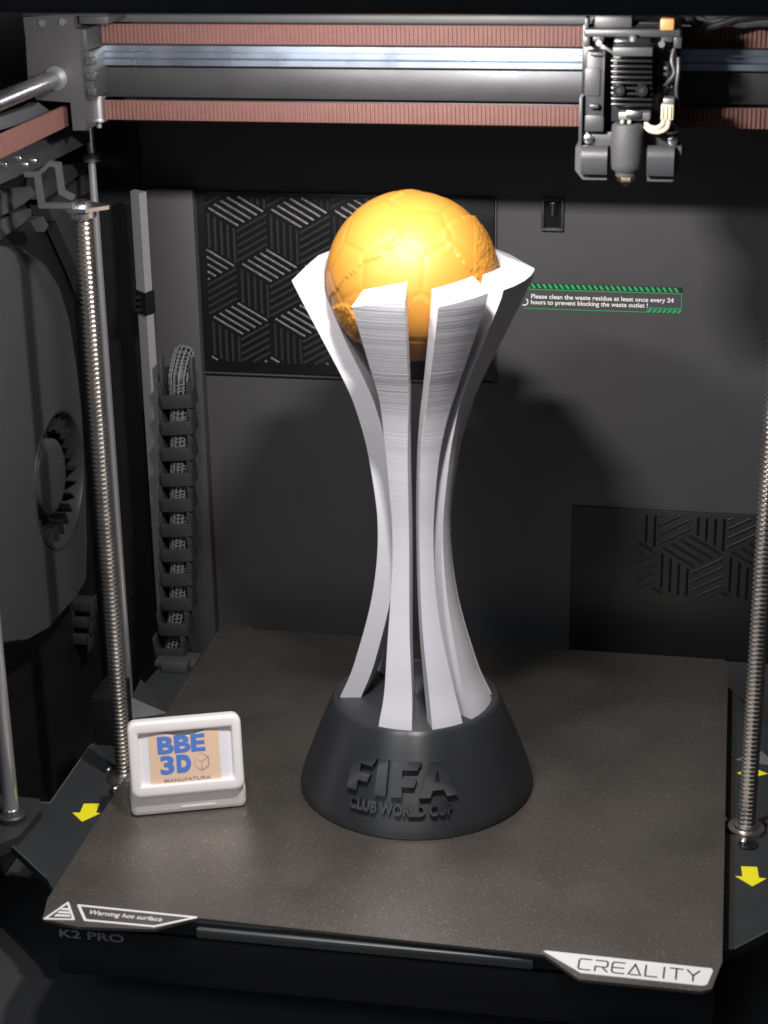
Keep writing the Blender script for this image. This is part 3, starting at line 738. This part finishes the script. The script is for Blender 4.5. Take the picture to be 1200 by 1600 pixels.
# loose lead at the top right
t = thing('loose_cable', (150, 10, 365), 'thin dark cable hanging at the top right beside the print head', 'cable')
obj('sheath', MB().tube([at(px, py, 1, 5) for px, py in ((1072, 22), (1080, 32), (1090, 42), (1098, 46), (1120, 40), (1150, 30), (1180, 26), (1215, 24))], 1.6, 8), M_black, t)
obj('sheath', MB().tube([at(px, py, 1, 8) for px, py in ((1085, 26), (1105, 36), (1130, 33), (1160, 38), (1215, 32))], 1.8, 8), M_dgrey, t)

M_grey, M_brk = M_grey0, M_brk0
# ================================================================== BED
t = thing('print_bed', (0, 0, -40), 'dark metal bed carrier under the build plate with yellow arrow marks', 'print bed')
car = [(-158, -122), (-165, -112), (-193, -86), (-193.5, -44), (-188, -44), (-188, 18), (-181, 30), (-182, 92), (-178, 128), (-160, 140), (-140, 150), (150, 150), (168, 110), (179, 82), (179, -96), (158, -119), (140, -125), (-140, -125)]
obj('carrier_plate', MB().prism(car, -14, -9.4), M_carrier, t)
obj('heated_slab', MB().box(-149, 149, -148, 150, -9.3, -1.5, 0.8), M_black, t)
obj('front_edge', MB().box(-80, 72, -150.6, -148.1, -8.3, -3.4, 0.8), M_alu, t)
obj('front_apron', MB().box(-150, 150, -143, -138, -40, -14.1, 1.0), M_black, t)
for ps in (car[3:7], car[1:3], car[14:16]): obj('rolled_edge', MB().tube([(*a, -9.4) for a in ps], 0.5, 6), M_alu, t)
# gussets by the screws
obj('gusset', MB().add([(-182, 88, -9.3), (-157, 62, -9.3), (-176, 52, -9.3), (-179, 84, 0), (-177, 60, 0)], [(0, 1, 3), (1, 2, 4), (1, 4, 3), (0, 3, 4, 2), (0, 2, 1)]), M_carrier, t)
obj('gusset', MB().add([(157, 56, -9.3), (180, 78, -9.3), (180, 52, -9.3), (171, 58, -4), (178, 70, -4)], [(0, 1, 4, 3), (0, 3, 2), (1, 2, 4), (2, 3, 4), (0, 2, 1)]), M_carrier, t)
obj('rear_bracket', MB().box(-182, -157, 118, 134, -9.3, -5.5, 0.8).box(-176, -160, 112, 121, -9.35, -3.0, 0.8), M_grey, t)
obj('riser', MB().box(-186, -172, 20, 46, -9.35, 20, 1.0), M_black, t)
for (x, y), lab in (((LS.x, LS.y), None), ((163.1, -15.6), None)):
    nt_ = obj('screw_nut', MB().lathe([(9.0, -9.3), (9.2, -8.4), (9.0, -7.3), (6.2, -7.0), (5.8, -5.8), (5.1, -5.6)], (x, y, 0), n=32), M_screw, t)
    for a in (30, 150, 265):
        obj('screw', MB().lathe([(2.0, -9.3), (2.0, -7.6), (1.2, -7.0)], (x+12.5*math.cos(R_(a)), y+12.5*math.sin(R_(a)), 0), n=12), M_steel, nt_)
    obj('washer', MB().lathe([(4.9, -9.32), (4.9, -8.7)], (x+1, y-14, 0), n=20), M_gloss, nt_)
def arrow(pts): return MB().prism([tuple(at(px, py, 2, -9.2)[:2]) for px, py in pts], -9.35, -9.05)
obj('arrow_sticker', arrow([(131, 1256), (155, 1256), (150, 1270), (156, 1271), (128, 1284), (113, 1270), (125, 1270)]), M_yellow, t)
obj('arrow_sticker', arrow([(1158, 1354), (1183, 1355), (1186, 1372), (1198, 1373), (1176, 1385), (1149, 1369), (1160, 1370)]), M_yellow, t)
obj('arrow_sticker', arrow([(1152, 1208), (1170, 1201), (1168, 1205), (1182, 1205), (1181, 1202), (1200, 1209), (1184, 1213), (1183, 1211), (1168, 1211), (1170, 1214)]), M_yellow, t)

# ---- build plate with tabs
fl, frr = at(62, 1425, 2, 0), at(1128, 1520, 2, 0)
def zp(px, py): p = at(px, py, 2, 0); return (p.x, p.y)
out = [(-152.5, -143), (-150.5, -152.0)]
out += [zp(66, 1436), zp(120, 1448), zp(240, 1452), zp(308, 1434)]
out += [zp(850, 1492), zp(905, 1530), zp(1095, 1549), zp(1112, 1545)]
out += [(151.5, -148), (152.5, -144), (152.5, 155), (149.5, 159.5), (-132, 160), (-135, 163.5), (-148, 163.5), (-152.5, 158)]
t = thing('build_plate', (0, 0, -1.5), 'textured dark brown steel build plate that the trophy stands on', 'build plate')
mb = MB(); mb.prism(out, -1.4, 0.0)
obj('sheet', mb, M_plate, t, smooth=10)
def flat(pts, z0, z1): return MB().prism([zp(px, py) for px, py in pts], z0, z1)
# right tab: white badge with lettering
bd = obj('badge', flat([(849, 1487), (853, 1486), (1112, 1514), (1114, 1518), (1105, 1539), (1098, 1541), (908, 1521)], 0.02, 0.3), M_white, t)
STR = {'C': [[(1, 1), (.15, 1), (0, .85), (0, .15), (.15, 0), (1, 0)]], 'R': [[(0, 0), (0, .42), (.85, .42), (1, .55), (1, .87), (.87, 1), (0, 1)], [(.55, .42), (1, 0)]],
       'E': [[(1, 1), (.15, 1), (0, .85), (0, .15), (.15, 0), (1, 0)], [(.0, .5), (.95, .5)]], 'A': [[(0.0, 0), (.5, 1), (1.0, 0)], [(.22, .0), (.8, .0)]],
       'L': [[(0, 1), (0, 0), (.95, 0)]], 'I': [[(.5, 0), (.5, 1)]], 'T': [[(0, 1), (1, 1)], [(.5, 0), (.5, 1)]], 'Y': [[(0, 1), (.5, .5), (1, 1)], [(.5, .5), (.5, 0)]]}
def stroke_word(word, o, ex, ey, wl, gap, h, th, z0, z1):
    mb = MB(); x = 0
    for ch in word:
        wch = wl*(0.25 if ch == 'I' else 1)
        for st in STR[ch]:
            for a, b in zip(st[:-1], st[1:]):
                if ch == 'I': a, b = (0.5, a[1]), (0.5, b[1])
                A = o+ex*(x+a[0]*wch)+ey*(a[1]*h); B = o+ex*(x+b[0]*wch)+ey*(b[1]*h)
                d = (B-A).normalized(); e = Vector((-d.y, d.x, 0))*th/2; A = A-d*th*0.4; B = B+d*th*0.4
                mb.prism([tuple((A+e)[:2]), tuple((B+e)[:2]), tuple((B-e)[:2]), tuple((A-e)[:2])], z0, z1); z1 += 0.002
        x += wch+gap
    return mb
q0, q1, q2 = Vector((*zp(903, 1515), 0)), Vector((*zp(1092, 1535), 0)), Vector((*zp(908, 1499), 0))
ex = (q1-q0).normalized(); ey = Vector((-ex.y, ex.x, 0)); tot = (q1-q0).length; hh = (q2-q0).dot(ey)
wl = tot/(7.25+7*0.38)
obj('badge_lettering', stroke_word('CREALITY', q0, ex, ey, wl, wl*0.38, hh, 0.75, 0.31, 0.4), M_dgrey, bd, smooth=10)
# left tab: triangle symbol and outlined notice
def outline(pts, th, z0, z1):
    P = [Vector((*zp(*p), 0)) for p in pts]; c = sum(P, Vector())/len(P); mb = MB(); n = len(P)
    for i in range(n):
        A, B = P[i], P[(i+1) % n]; d = (B-A).normalized(); e = Vector((-d.y, d.x, 0))*th/2; A2 = A-d*th*.4; B2 = B+d*th*.4
        mb.prism([tuple((A2+e)[:2]), tuple((B2+e)[:2]), tuple((B2-e)[:2]), tuple((A2-e)[:2])], z0, z1); z1 += 0.003
    return mb
sy = obj('heat_symbol', outline([(70, 1436), (106, 1411), (115, 1437)], 1.1, 0.02, 0.25), M_white, t, smooth=10)
mb = MB()
for k in range(3):
    y = 1432-k*5; mb.prism([zp(84+k*5, y), zp(110-k*0.5, y+1.2), zp(109-k*0.5, y-2), zp(88+k*5, y-3)], 0.02, 0.22)
obj('symbol_lines', mb, M_white, sy, smooth=10)
nb = obj('notice_border', outline([(123, 1415), (306, 1434), (241, 1448), (133, 1438)], 1.3, 0.02, 0.25), M_white, t, smooth=10)
q0, q1 = Vector((*zp(196, 1432), 0)), Vector((*zp(254, 1438), 0)); ex = (q1-q0).normalized(); ey = Vector((-ex.y, ex.x, 0))
mb = text_mb('Warning hot surface', 4.6, 0.15, frameM(q0+Vector((0, 0, 0.05))+ey*0.2, ex, ey, (0, 0, 1)), bold=0.05)
wid = max((v-q0).dot(ex) for v in mb.v)*2; want = 34.5
mb.v = [v+ex*((v-q0).dot(ex)*(want/wid-1)) for v in mb.v]
obj('notice_lettering', mb, M_white, nb, smooth=10)
# dim lettering on the slab below the left tab
p = at(148, 1462, 1, -143.1)
mb = text_mb('K2 PRO', 5.8, 0.12, frameM((p.x, -143.05, -17.9), (1, 0, 0.0), (0, 0, 1), (0, -1, 0)), bold=0.08, sx=1.0)
c = sum(mb.v, Vector())/len(mb.v); wid = max(v.x for v in mb.v)-min(v.x for v in mb.v)
for v in mb.v: v.x = p.x+(v.x-c.x)*31/wid
obj('slab_lettering', mb, M_dprint, bpy.data.objects['print_bed'], smooth=10)

# ================================================================== TROPHY
TX, TY = -3.1, -8.1
t = thing('trophy', (TX, TY, 0), 'tall trophy with white curved pillars clasping a golden football on a black base', 'trophy')
T0 = Vector((TX, TY, 0))
def add_obj(name, mb, m, par=t, **k):
    mb.v = [v+T0 for v in mb.v]; return obj(name, mb, m, par, **k)
prof = [(58.2, 0.05), (58.9, 0.6), (59.2, 2.5), (58.6, 5.5), (57.0, 10.5), (53.4, 20), (49.6, 30), (45.6, 40), (42.4, 47.4), (41.4, 48.9), (40.7, 49.3), (39.6, 49.3), (39.3, 48.7), (0.5, 48.6)]
base = add_obj('base', MB().lathe(prof, n=128), M_base, smooth=30)
def cone_r(z):
    p = prof[3:9]
    for (r0, z0), (r1, z1) in zip(p[:-1], p[1:]):
        if z0 <= z <= z1: return r0+(r1-r0)*(z-z0)/(z1-z0)
    return prof[3][0]
SL = math.cos(R_(21.5))
def wrap(az0, zc):
    def f(v):                     # v.x along the arc (mm), v.y up the slope, v.z outwards
        z = zc+v.y*SL; r = cone_r(z); a = az0+v.x/cone_r(zc)
        rr = r+(v.z-0.6)*SL; z2 = z+(v.z-0.6)*0.36
        return Vector((rr*math.sin(a), -rr*math.cos(a), z2))
    return f
# block letters from slanted polygons, subdivided along the arc so they follow the cone
def bar(mb, f, pts, d):
    bm = bmesh.new(); vs = [bm.verts.new((p[0], p[1], d)) for p in pts]; fa = bm.faces.new(vs)
    for k in range(-40, 41):
        g = bm.verts[:]+bm.edges[:]+bm.faces[:]
        bmesh.ops.bisect_plane(bm, geom=g, plane_co=(k*2.0+0.37, 0, 0), plane_no=(1, 0, 0))
    r = bmesh.ops.extrude_face_region(bm, geom=bm.faces[:])
    for v in [e for e in r['geom'] if isinstance(e, bmesh.types.BMVert)]: v.co.z = 0
    bm.verts.index_update(); mb.add([f(v.co) for v in bm.verts], [tuple(v.index for v in q.verts) for q in bm.faces]); bm.free()
f = wrap(R_(0.8), 28.5); D = 2.7; hgt = 17.5; b2 = hgt/2; sl = 0.0
def letter(ch, x, wd):
    mb = MB(); th = 5.0
    if ch == 'F': bar(mb, f, [(x, -b2), (x+th, -b2), (x+th, -b2+5.2), (x+wd*0.78, -b2+5.2), (x+wd*0.88, -b2+9.2), (x+th, -b2+9.2), (x+th, b2-4.2), (x+wd*0.9, b2-4.2), (x+wd+1, b2), (x, b2)], D)
    if ch == 'I': bar(mb, f, [(x, -b2), (x+wd, -b2), (x+wd, b2), (x, b2)], D)
    if ch == 'A':
        bar(mb, f, [(x, -b2), (x+th, -b2), (x+th+1.2, -b2+3.4), (x+wd-th-1.2, -b2+3.4), (x+wd-th-2.6, -b2+7.2), (x+th+2.6, -b2+7.2), (x+wd/2+0.2, b2-4.2), (x+wd/2+0.2, b2), (x+wd/2-2.7, b2)], D)
        bar(mb, f, [(x+wd/2+0.2, b2), (x+wd/2+0.2, b2-4.2), (x+wd-th-2.6, -b2+7.2), (x+wd-th-1.2, -b2+3.4), (x+wd-th, -b2), (x+wd, -b2), (x+wd/2+2.7, b2)], D)
    return mb
x = -25.5; word = MB()
for ch, wd, gap in (('F', 12.5, 1.6), ('I', 5.2, 2.2), ('F', 13.5, -0.8), ('A', 17.5, 0)):
    l_ = letter(ch, x, wd); word.add(l_.v, l_.f); x += wd+gap
add_obj('raised_lettering', word, M_base, base, smooth=20)
mb = text_mb('CLUB WORLD CUP', 7.6, 2.3, None, bold=0.28, mapf=lambda v: v)
wid = max(v.x for v in mb.v)-min(v.x for v in mb.v); f2 = wrap(R_(1.0), 14.4)
mb.v = [f2(Vector((v.x*51.0/wid, v.y, v.z))) for v in mb.v]
add_obj('raised_lettering', mb, M_base, base, smooth=20)

# pillars
ZR = [(48.6, 38.7), (56, 34.8), (64, 31.6), (74, 28.6), (86, 25.1), (98, 22.1), (110, 19.9), (122, 18.4), (134, 17.7), (146, 17.8), (158, 19.0), (170, 20.6), (182, 22.5), (194, 25.4), (206, 29.0), (218, 34.1), (230, 39.9), (242, 45.6), (254, 51.3), (266, 56.8)]
def interp(tab, z):
    for (z0, r0), (z1, r1) in zip(tab[:-1], tab[1:]):
        if z0 <= z <= z1: return r0+(r1-r0)*(z-z0)/(z1-z0)
    return tab[0][1] if z < tab[0][0] else tab[-1][1]
def smoothr(z): return (interp(ZR, max(48.6, z-4))+2*interp(ZR, z)+interp(ZR, min(266, z+4)))/4
TH = [(48, 10.5), (90, 9.5), (131, 9.0), (180, 9.5), (230, 10.0), (266, 11.5)]
def fin(a_end, b_end, a_mid, b_mid, ztop0, ztop1, flat=0.0):
    """edges of the outer face as azimuths (deg) at the flared ends and at the waist; ztop at either edge"""
    mb = MB(); nz = 64; na = 5; vs = []; fs = []
    def sec(u):
        out = []; k0 = None
        for inner in (0, 1):
            rng = range(na) if not inner else range(na-1, -1, -1)
            for k in rng:
                q = k/(na-1); zt = ztop0+(ztop1-ztop0)*q
                z = 48.62+(zt-48.62)*u
                r = smoothr(min(z, 265.9)); g = max(0, min(1, (r-17.7)/16)); g = g*g*(3-2*g)
                a0, a1 = a_mid+(a_end-a_mid)*g, b_mid+(b_end-b_mid)*g
                a = R_(a0+(a1-a0)*q); c = R_((a0+a1)/2)
                hw_ = R_((a1-a0)/2); rc = r*math.cos(hw_)/math.cos(hw_*(2*q-1)); ra = r+(rc-r)*flat
                x, y = ra*math.sin(a), -ra*math.cos(a)
                if inner:
                    th = min(interp(TH, z), r-5); c = R_((a0+a1)/2+(q-0.5)*(a1-a0)*0.85); x -= th*math.sin(c); y += th*math.cos(c); z += 5.0*max(0, (u-0.8)/0.2)**2
                out.append((x, y, z))
        return out
    n = 2*na
    for j in range(nz+1): vs += sec(j/nz)
    for j in range(nz):
        for i in range(n): fs.append((j*n+i, j*n+(i+1) % n, (j+1)*n+(i+1) % n, (j+1)*n+i))
    for base_ in (0, nz*n):
        for k in range(na-1): fs.append((base_+k, base_+k+1, base_+n-2-k, base_+n-1-k))
    return mb.add(vs, fs)
for a0, b0_, a1, b1, z0, z1, fl in ((-118, -77, -110, -79, 266, 263, 0.9), (-19, 6.5, -26.5, 1.5, 262, 267, 0.2), (21.5, 46, 17.5, 40.5, 263, 267, 0.2), (55, 92, 60, 94, 266.5, 267.5, 0.1), (100, 134, 101, 128, 266.5, 266, 1.0), (147, 172, 150, 175, 266, 266, 0.5), (-161, -136, -160, -134, 266, 266, 0.5)):
    add_obj('pillar', fin(a0, b0_, a1, b1, z0, z1, fl), M_fin, smooth=32)
# ball
BZ, BR = 263.4, 38.9
phi = (1+5**.5)/2
pent = []
for a in (-1, 1):
    for b in (-phi, phi): pent += [(0, a, b), (a, b, 0), (b, 0, a)]
pent = [Vector(p).normalized() for p in pent]
hexa = []
for i in range(12):
    for j in range(i):
        for k in range(j):
            p, q, r = pent[i], pent[j], pent[k]
            if p.dot(q) > .4 and q.dot(r) > .4 and p.dot(r) > .4: hexa.append((p+q+r).normalized())
cp = math.cos(math.asin(0.0)); 
# face plane distances of a truncated icosahedron with unit edge
hp_, hh_ = 2.32744, 2.26728
faces = [(p, hp_) for p in pent]+[(p, hh_) for p in hexa]
def seam(d):
    l = sorted(((d.dot(n)/h) for n, h in faces), reverse=True); return l[0]-l[1]
# a corner of the solid: one pentagon and two hexagons meeting
P0 = pent[0]; adj = sorted(hexa, key=lambda h: -h.dot(P0))[:5]; H1 = adj[0]; H2 = max((h for h in adj[1:]), key=lambda h: h.dot(H1))
def corner(n1, n2, n3): return Matrix((n1[0], n2[0], n3[0])).inverted() @ Vector((n1[1], n2[1], n3[1]))
V1 = corner((P0, hp_), (H1, hh_), (H2, hh_)).normalized()
H3 = max((h for h in hexa if h is not H1 and h is not H2), key=lambda h: h.dot(V1))
Pn = max((p for p in pent if p is not P0), key=lambda p: p.dot(V1))
V2 = corner((Pn, hp_), (H1, hh_), (H2, hh_)).normalized()
def ballpt(px, py):
    o = CAM; d = (_f+(px-600)/FPX*_r-(py-800)/FPX*_u).normalized(); c = Vector((TX, TY, BZ)); oc = o-c
    b = oc.dot(d); q = b*b-(oc.dot(oc)-BR*BR); return ((o+d*(-b-math.sqrt(max(0, q))))-c).normalized()
W1, W2 = ballpt(663, 402), ballpt(660, 455)
def basis(a, b): x = a.normalized(); z = a.cross(b).normalized(); y = z.cross(x); return Matrix((x, y, z)).transposed()
ROT = basis(V1, V2) @ basis(W1, W2).inverted()          # picture direction -> solid direction
landL = [(662, 300), (640, 306), (611, 325), (612, 345), (611, 362), (622, 376), (627, 390), (618, 403), (603, 411), (590, 422), (572, 424), (562, 436), (546, 444), (530, 462), (505, 470), (490, 400), (540, 300), (600, 270)]
landR = [(790, 330), (765, 332), (742, 340), (722, 352), (706, 360), (692, 378), (690, 392), (700, 404), (712, 414), (722, 428), (735, 436), (742, 452), (800, 470), (830, 400)]
landS = [(500, 478), (548, 482), (556, 496), (566, 512), (560, 530), (520, 530)]
# outlines -> directions -> tangent coordinates about the direction towards the door
CV = (CAM-Vector((TX, TY, BZ))).normalized(); CU = _u; CR_ = _r
def flat2(d): return (d.dot(CR_), d.dot(CU))
PX = BR*FPX/(CAM-Vector((TX, TY, BZ))).length
lands = [[((x-645)/PX, (432-y)/PX) for x, y in L] for L in (landL, landR, landS)]
def sdist(pt, poly):
    x, y = pt; ins = False; dm = 9; n = len(poly)
    for i in range(n):
        x1, y1 = poly[i]; x2, y2 = poly[(i+1) % n]
        if (y1 > y) != (y2 > y) and x < (x2-x1)*(y-y1)/(y2-y1)+x1: ins = not ins
        dx, dy = x2-x1, y2-y1; s_ = max(0, min(1, ((x-x1)*dx+(y-y1)*dy)/(dx*dx+dy*dy))); dm = min(dm, math.hypot(x-x1-s_*dx, y-y1-s_*dy))
    return dm if ins else -dm
bm = bmesh.new(); bmesh.ops.create_icosphere(bm, subdivisions=7, radius=1)
for v in bm.verts:
    d = v.co.normalized(); h = 0.0
    g = seam(ROT @ d)
    h -= 0.26*math.exp(-(g/0.010)**2)
    if d.dot(CV) > -0.1:
        p = flat2(d); wob = 0.026*noise.noise(d*14)+0.020*noise.noise(d*33)
        for i, L in enumerate(lands):
            q = sdist(p, L)+wob; k = max(0, min(1, q/0.012+0.5))
            h += 0.72*k*(1+(1.2*abs(noise.noise(d*26)) if (i == 2 or (i == 1 and p[0] > 0.70)) else 0))
    else: h += 0.5*max(0, min(1, noise.noise(d*2.2)*12))
    v.co = d*(BR+h)
bm.verts.index_update()
mb = MB().add([v.co+Vector((0, 0, BZ)) for v in bm.verts], [tuple(v.index for v in q.verts) for q in bm.faces]); bm.free()
add_obj('football', mb, M_ball, smooth=60)

# ================================================================== NAME SIGN
SA, SB = Vector((-136.1, -67.6, 0)), Vector((-82.3, -48.4, 0)); SD = (SB-SA); SW = SD.length; mid = (SA+SB)/2
t = thing('desk_sign', (mid.x, mid.y, 0), 'small white tilted sign with a peach card on the left of the build plate', 'sign', rz=math.atan2(SD.y, SD.x))
hw = SW/2
# base block: rounded, with a light slot in front
obj('base_block', MB().box(-hw, hw, 0, 22, 0.05, 13.0, 3.2, 4), M_signw, t)
obj('front_slot', MB().box(-4, 13, -0.25, 1, 3.2, 4.6, 0.3), M_white, t)
tilt = R_(17); TM = Matrix.Translation((0, 0.5, 11.0)) @ Matrix.Rotation(-tilt, 4, 'X')
FH = 38.0; fw = hw-0.6
# frame: rounded rectangle ring
def rrect(x0, x1, z0, z1, r, n=6):
    out = []
    for cx, cz, a0 in ((x1-r, z1-r, 0), (x0+r, z1-r, 90), (x0+r, z0+r, 180), (x1-r, z0+r, 270)):
        for k in range(n+1):
            a = R_(a0+90*k/n); out.append((cx+r*math.cos(a), cz+r*math.sin(a)))
    return out
def ring_mb(o, i, y0, y1, rnd, M):
    n = len(o); rows = []
    c = Vector(((min(p[0] for p in o)+max(p[0] for p in o))/2, (min(p[1] for p in o)+max(p[1] for p in o))/2))
    def ins(pts, d): return [((p[0]-c.x)*(1-d/ (max(q[0] for q in pts)-c.x))+c.x, (p[1]-c.y)*(1-d/(max(q[1] for q in pts)-c.y))+c.y) for p in pts]
    rows.append([(p[0], y1, p[1]) for p in o])
    for k in range(5):
        a = R_(90*k/4); rows.append([(p[0], y0+rnd*(1-math.sin(a)), p[1]) for p in ins(o, rnd*(1-math.cos(a)))])
    for k in range(4):
        a = R_(90*k/3); rows.append([(p[0], y0+rnd*0.7*(1-math.cos(a)), p[1]) for p in ins(i, -rnd*0.7*(1-math.sin(a)))])
    rows.append([(p[0], y1, p[1]) for p in i]); rows.append(rows[0])
    mb = MB(); vs = []; fs = []
    for r in rows[:-1]: vs += [M @ Vector(p) for p in r]
    m_ = len(rows)-1
    for j in range(m_):
        for k in range(n): fs.append((j*n+k, j*n+(k+1) % n, ((j+1) % m_)*n+(k+1) % n, ((j+1) % m_)*n+k))
    return mb.add(vs, fs)
fo, fi = rrect(-fw, fw, 0, FH, 4.2), rrect(-fw+5.2, fw-5.0, 6.2, FH-6.2, 1.1)
fm = obj('frame', ring_mb(fo, fi, -3.4, 5.5, 1.9, TM), M_signw, t)
obj('back', MB().prism(rrect(-fw+0.4, fw-0.4, 0.4, FH-0.4, 4.0), 5.4, 8.0, 'y', M=TM), M_signw, t)
obj('recess_floor', MB().box(-fw+3, fw-3, 1.2, 5.35, 4, FH-3.5, M=TM), M_signw, t)
# card: top edge bows down in the middle, sheet bulges forward a little
def card_mb(x0, x1, z0, y, dz=0.0):
    mb = MB(); n = 24; vs = []; fs = []
    for k in range(n+1):
        x = x0+(x1-x0)*k/n; u = x/(fw-4.5); top = FH-5.6-3.2*max(0, 1-(u/0.62)**2)**1.3+dz
        yy = y-1.2*max(0, 1-u*u)
        vs += [TM @ Vector((x, yy+0.5, z0)), TM @ Vector((x, yy, top))]
    for k in range(n): fs.append((2*k, 2*k+2, 2*k+3, 2*k+1))
    m_ = len(vs); vs += [v+Vector((0, 0.25, 0)) for v in vs]
    fs += [tuple(i+m_ for i in reversed(q)) for q in fs]
    for k in range(n): fs.append((2*k+1, 2*k+3, m_+2*k+3, m_+2*k+1))
    return mb.add(vs, fs)
cd = obj('card', card_mb(-fw+4.0, fw-4.0, 4.4, -0.9), M_card, t, smooth=60)
K = 57.0/175.0
def cu(px): return (px-292)*K*1.0
def card_text(txt, pxc, pyc, w_px, h_px, m, bold=0.0, size=None, name='card_lettering'):
    # position on the sign face from the sign's own layout: centre offset along and up the card
    x = (pxc-293)*K; zc_ = FH/2+((1176+(-0.10)*(pxc-292))-pyc)*K*1.0
    def put(v): 
        u = (x+v.x)/(fw-4.5); return TM @ Vector((x+v.x, -0.9-1.2*max(0, 1-u*u)-0.32-v.z*0.3+0.5*(1-(zc_+v.y-4.4)/28.0), zc_+v.y))
    mb = text_mb(txt, 10, 0.1, None, bold=bold, mapf=lambda v: v)
    xa, xb = min(v.x for v in mb.v), max(v.x for v in mb.v); ya, yb_ = min(v.y for v in mb.v), max(v.y for v in mb.v)
    sx, sy = w_px*K/(xb-xa), h_px*K/(yb_-ya)
    mb.v = [put(Vector(((v.x-(xa+xb)/2)*sx, (v.y-(ya+yb_)/2)*sy, v.z))) for v in mb.v]
    return obj(name, mb, m, cd, smooth=10)
# peach panel printed on the card
mb = card_mb((238-293)*K, (344-293)*K, 4.6, -1.05, -0.2); obj('peach_panel', mb, M_peach, cd, smooth=60)
card_text('BBE', 287, 1157, 72, 27, M_blue, 0.42)
card_text('3', 264, 1190, 21, 29, M_blue, 0.40)
card_text('D', 289, 1187, 22, 28, M_blue, 0.75)
card_text('MANUFATURA', 293, 1211, 70, 5.5, M_ink, 0.05)
# cube outline
x = (316-293)*K; zc_ = FH/2+((1176-0.1*24)-1184)*K; rc = 4.3
pts = [Vector((x+rc*0.92*math.cos(R_(90+60*k)), zc_+rc*math.sin(R_(90+60*k)))) for k in range(6)]; cc = Vector((x, zc_))
mb = MB()
def ln(a, b):
    y = -1.95+0.25*(1-(zc_-4.4)/28.0)
    mb.tube([TM @ Vector((a.x, y, a.y)), TM @ Vector((b.x, y, b.y))], 0.2, 5)
for k in range(6): ln(pts[k], pts[(k+1) % 6])
for k in (1, 3, 5): ln(cc, pts[k])
obj('cube_logo', mb, M_ink, cd)

for o in bpy.data.objects:
    for k in ('_o', '_loc'):
        if k in o: del o[k]
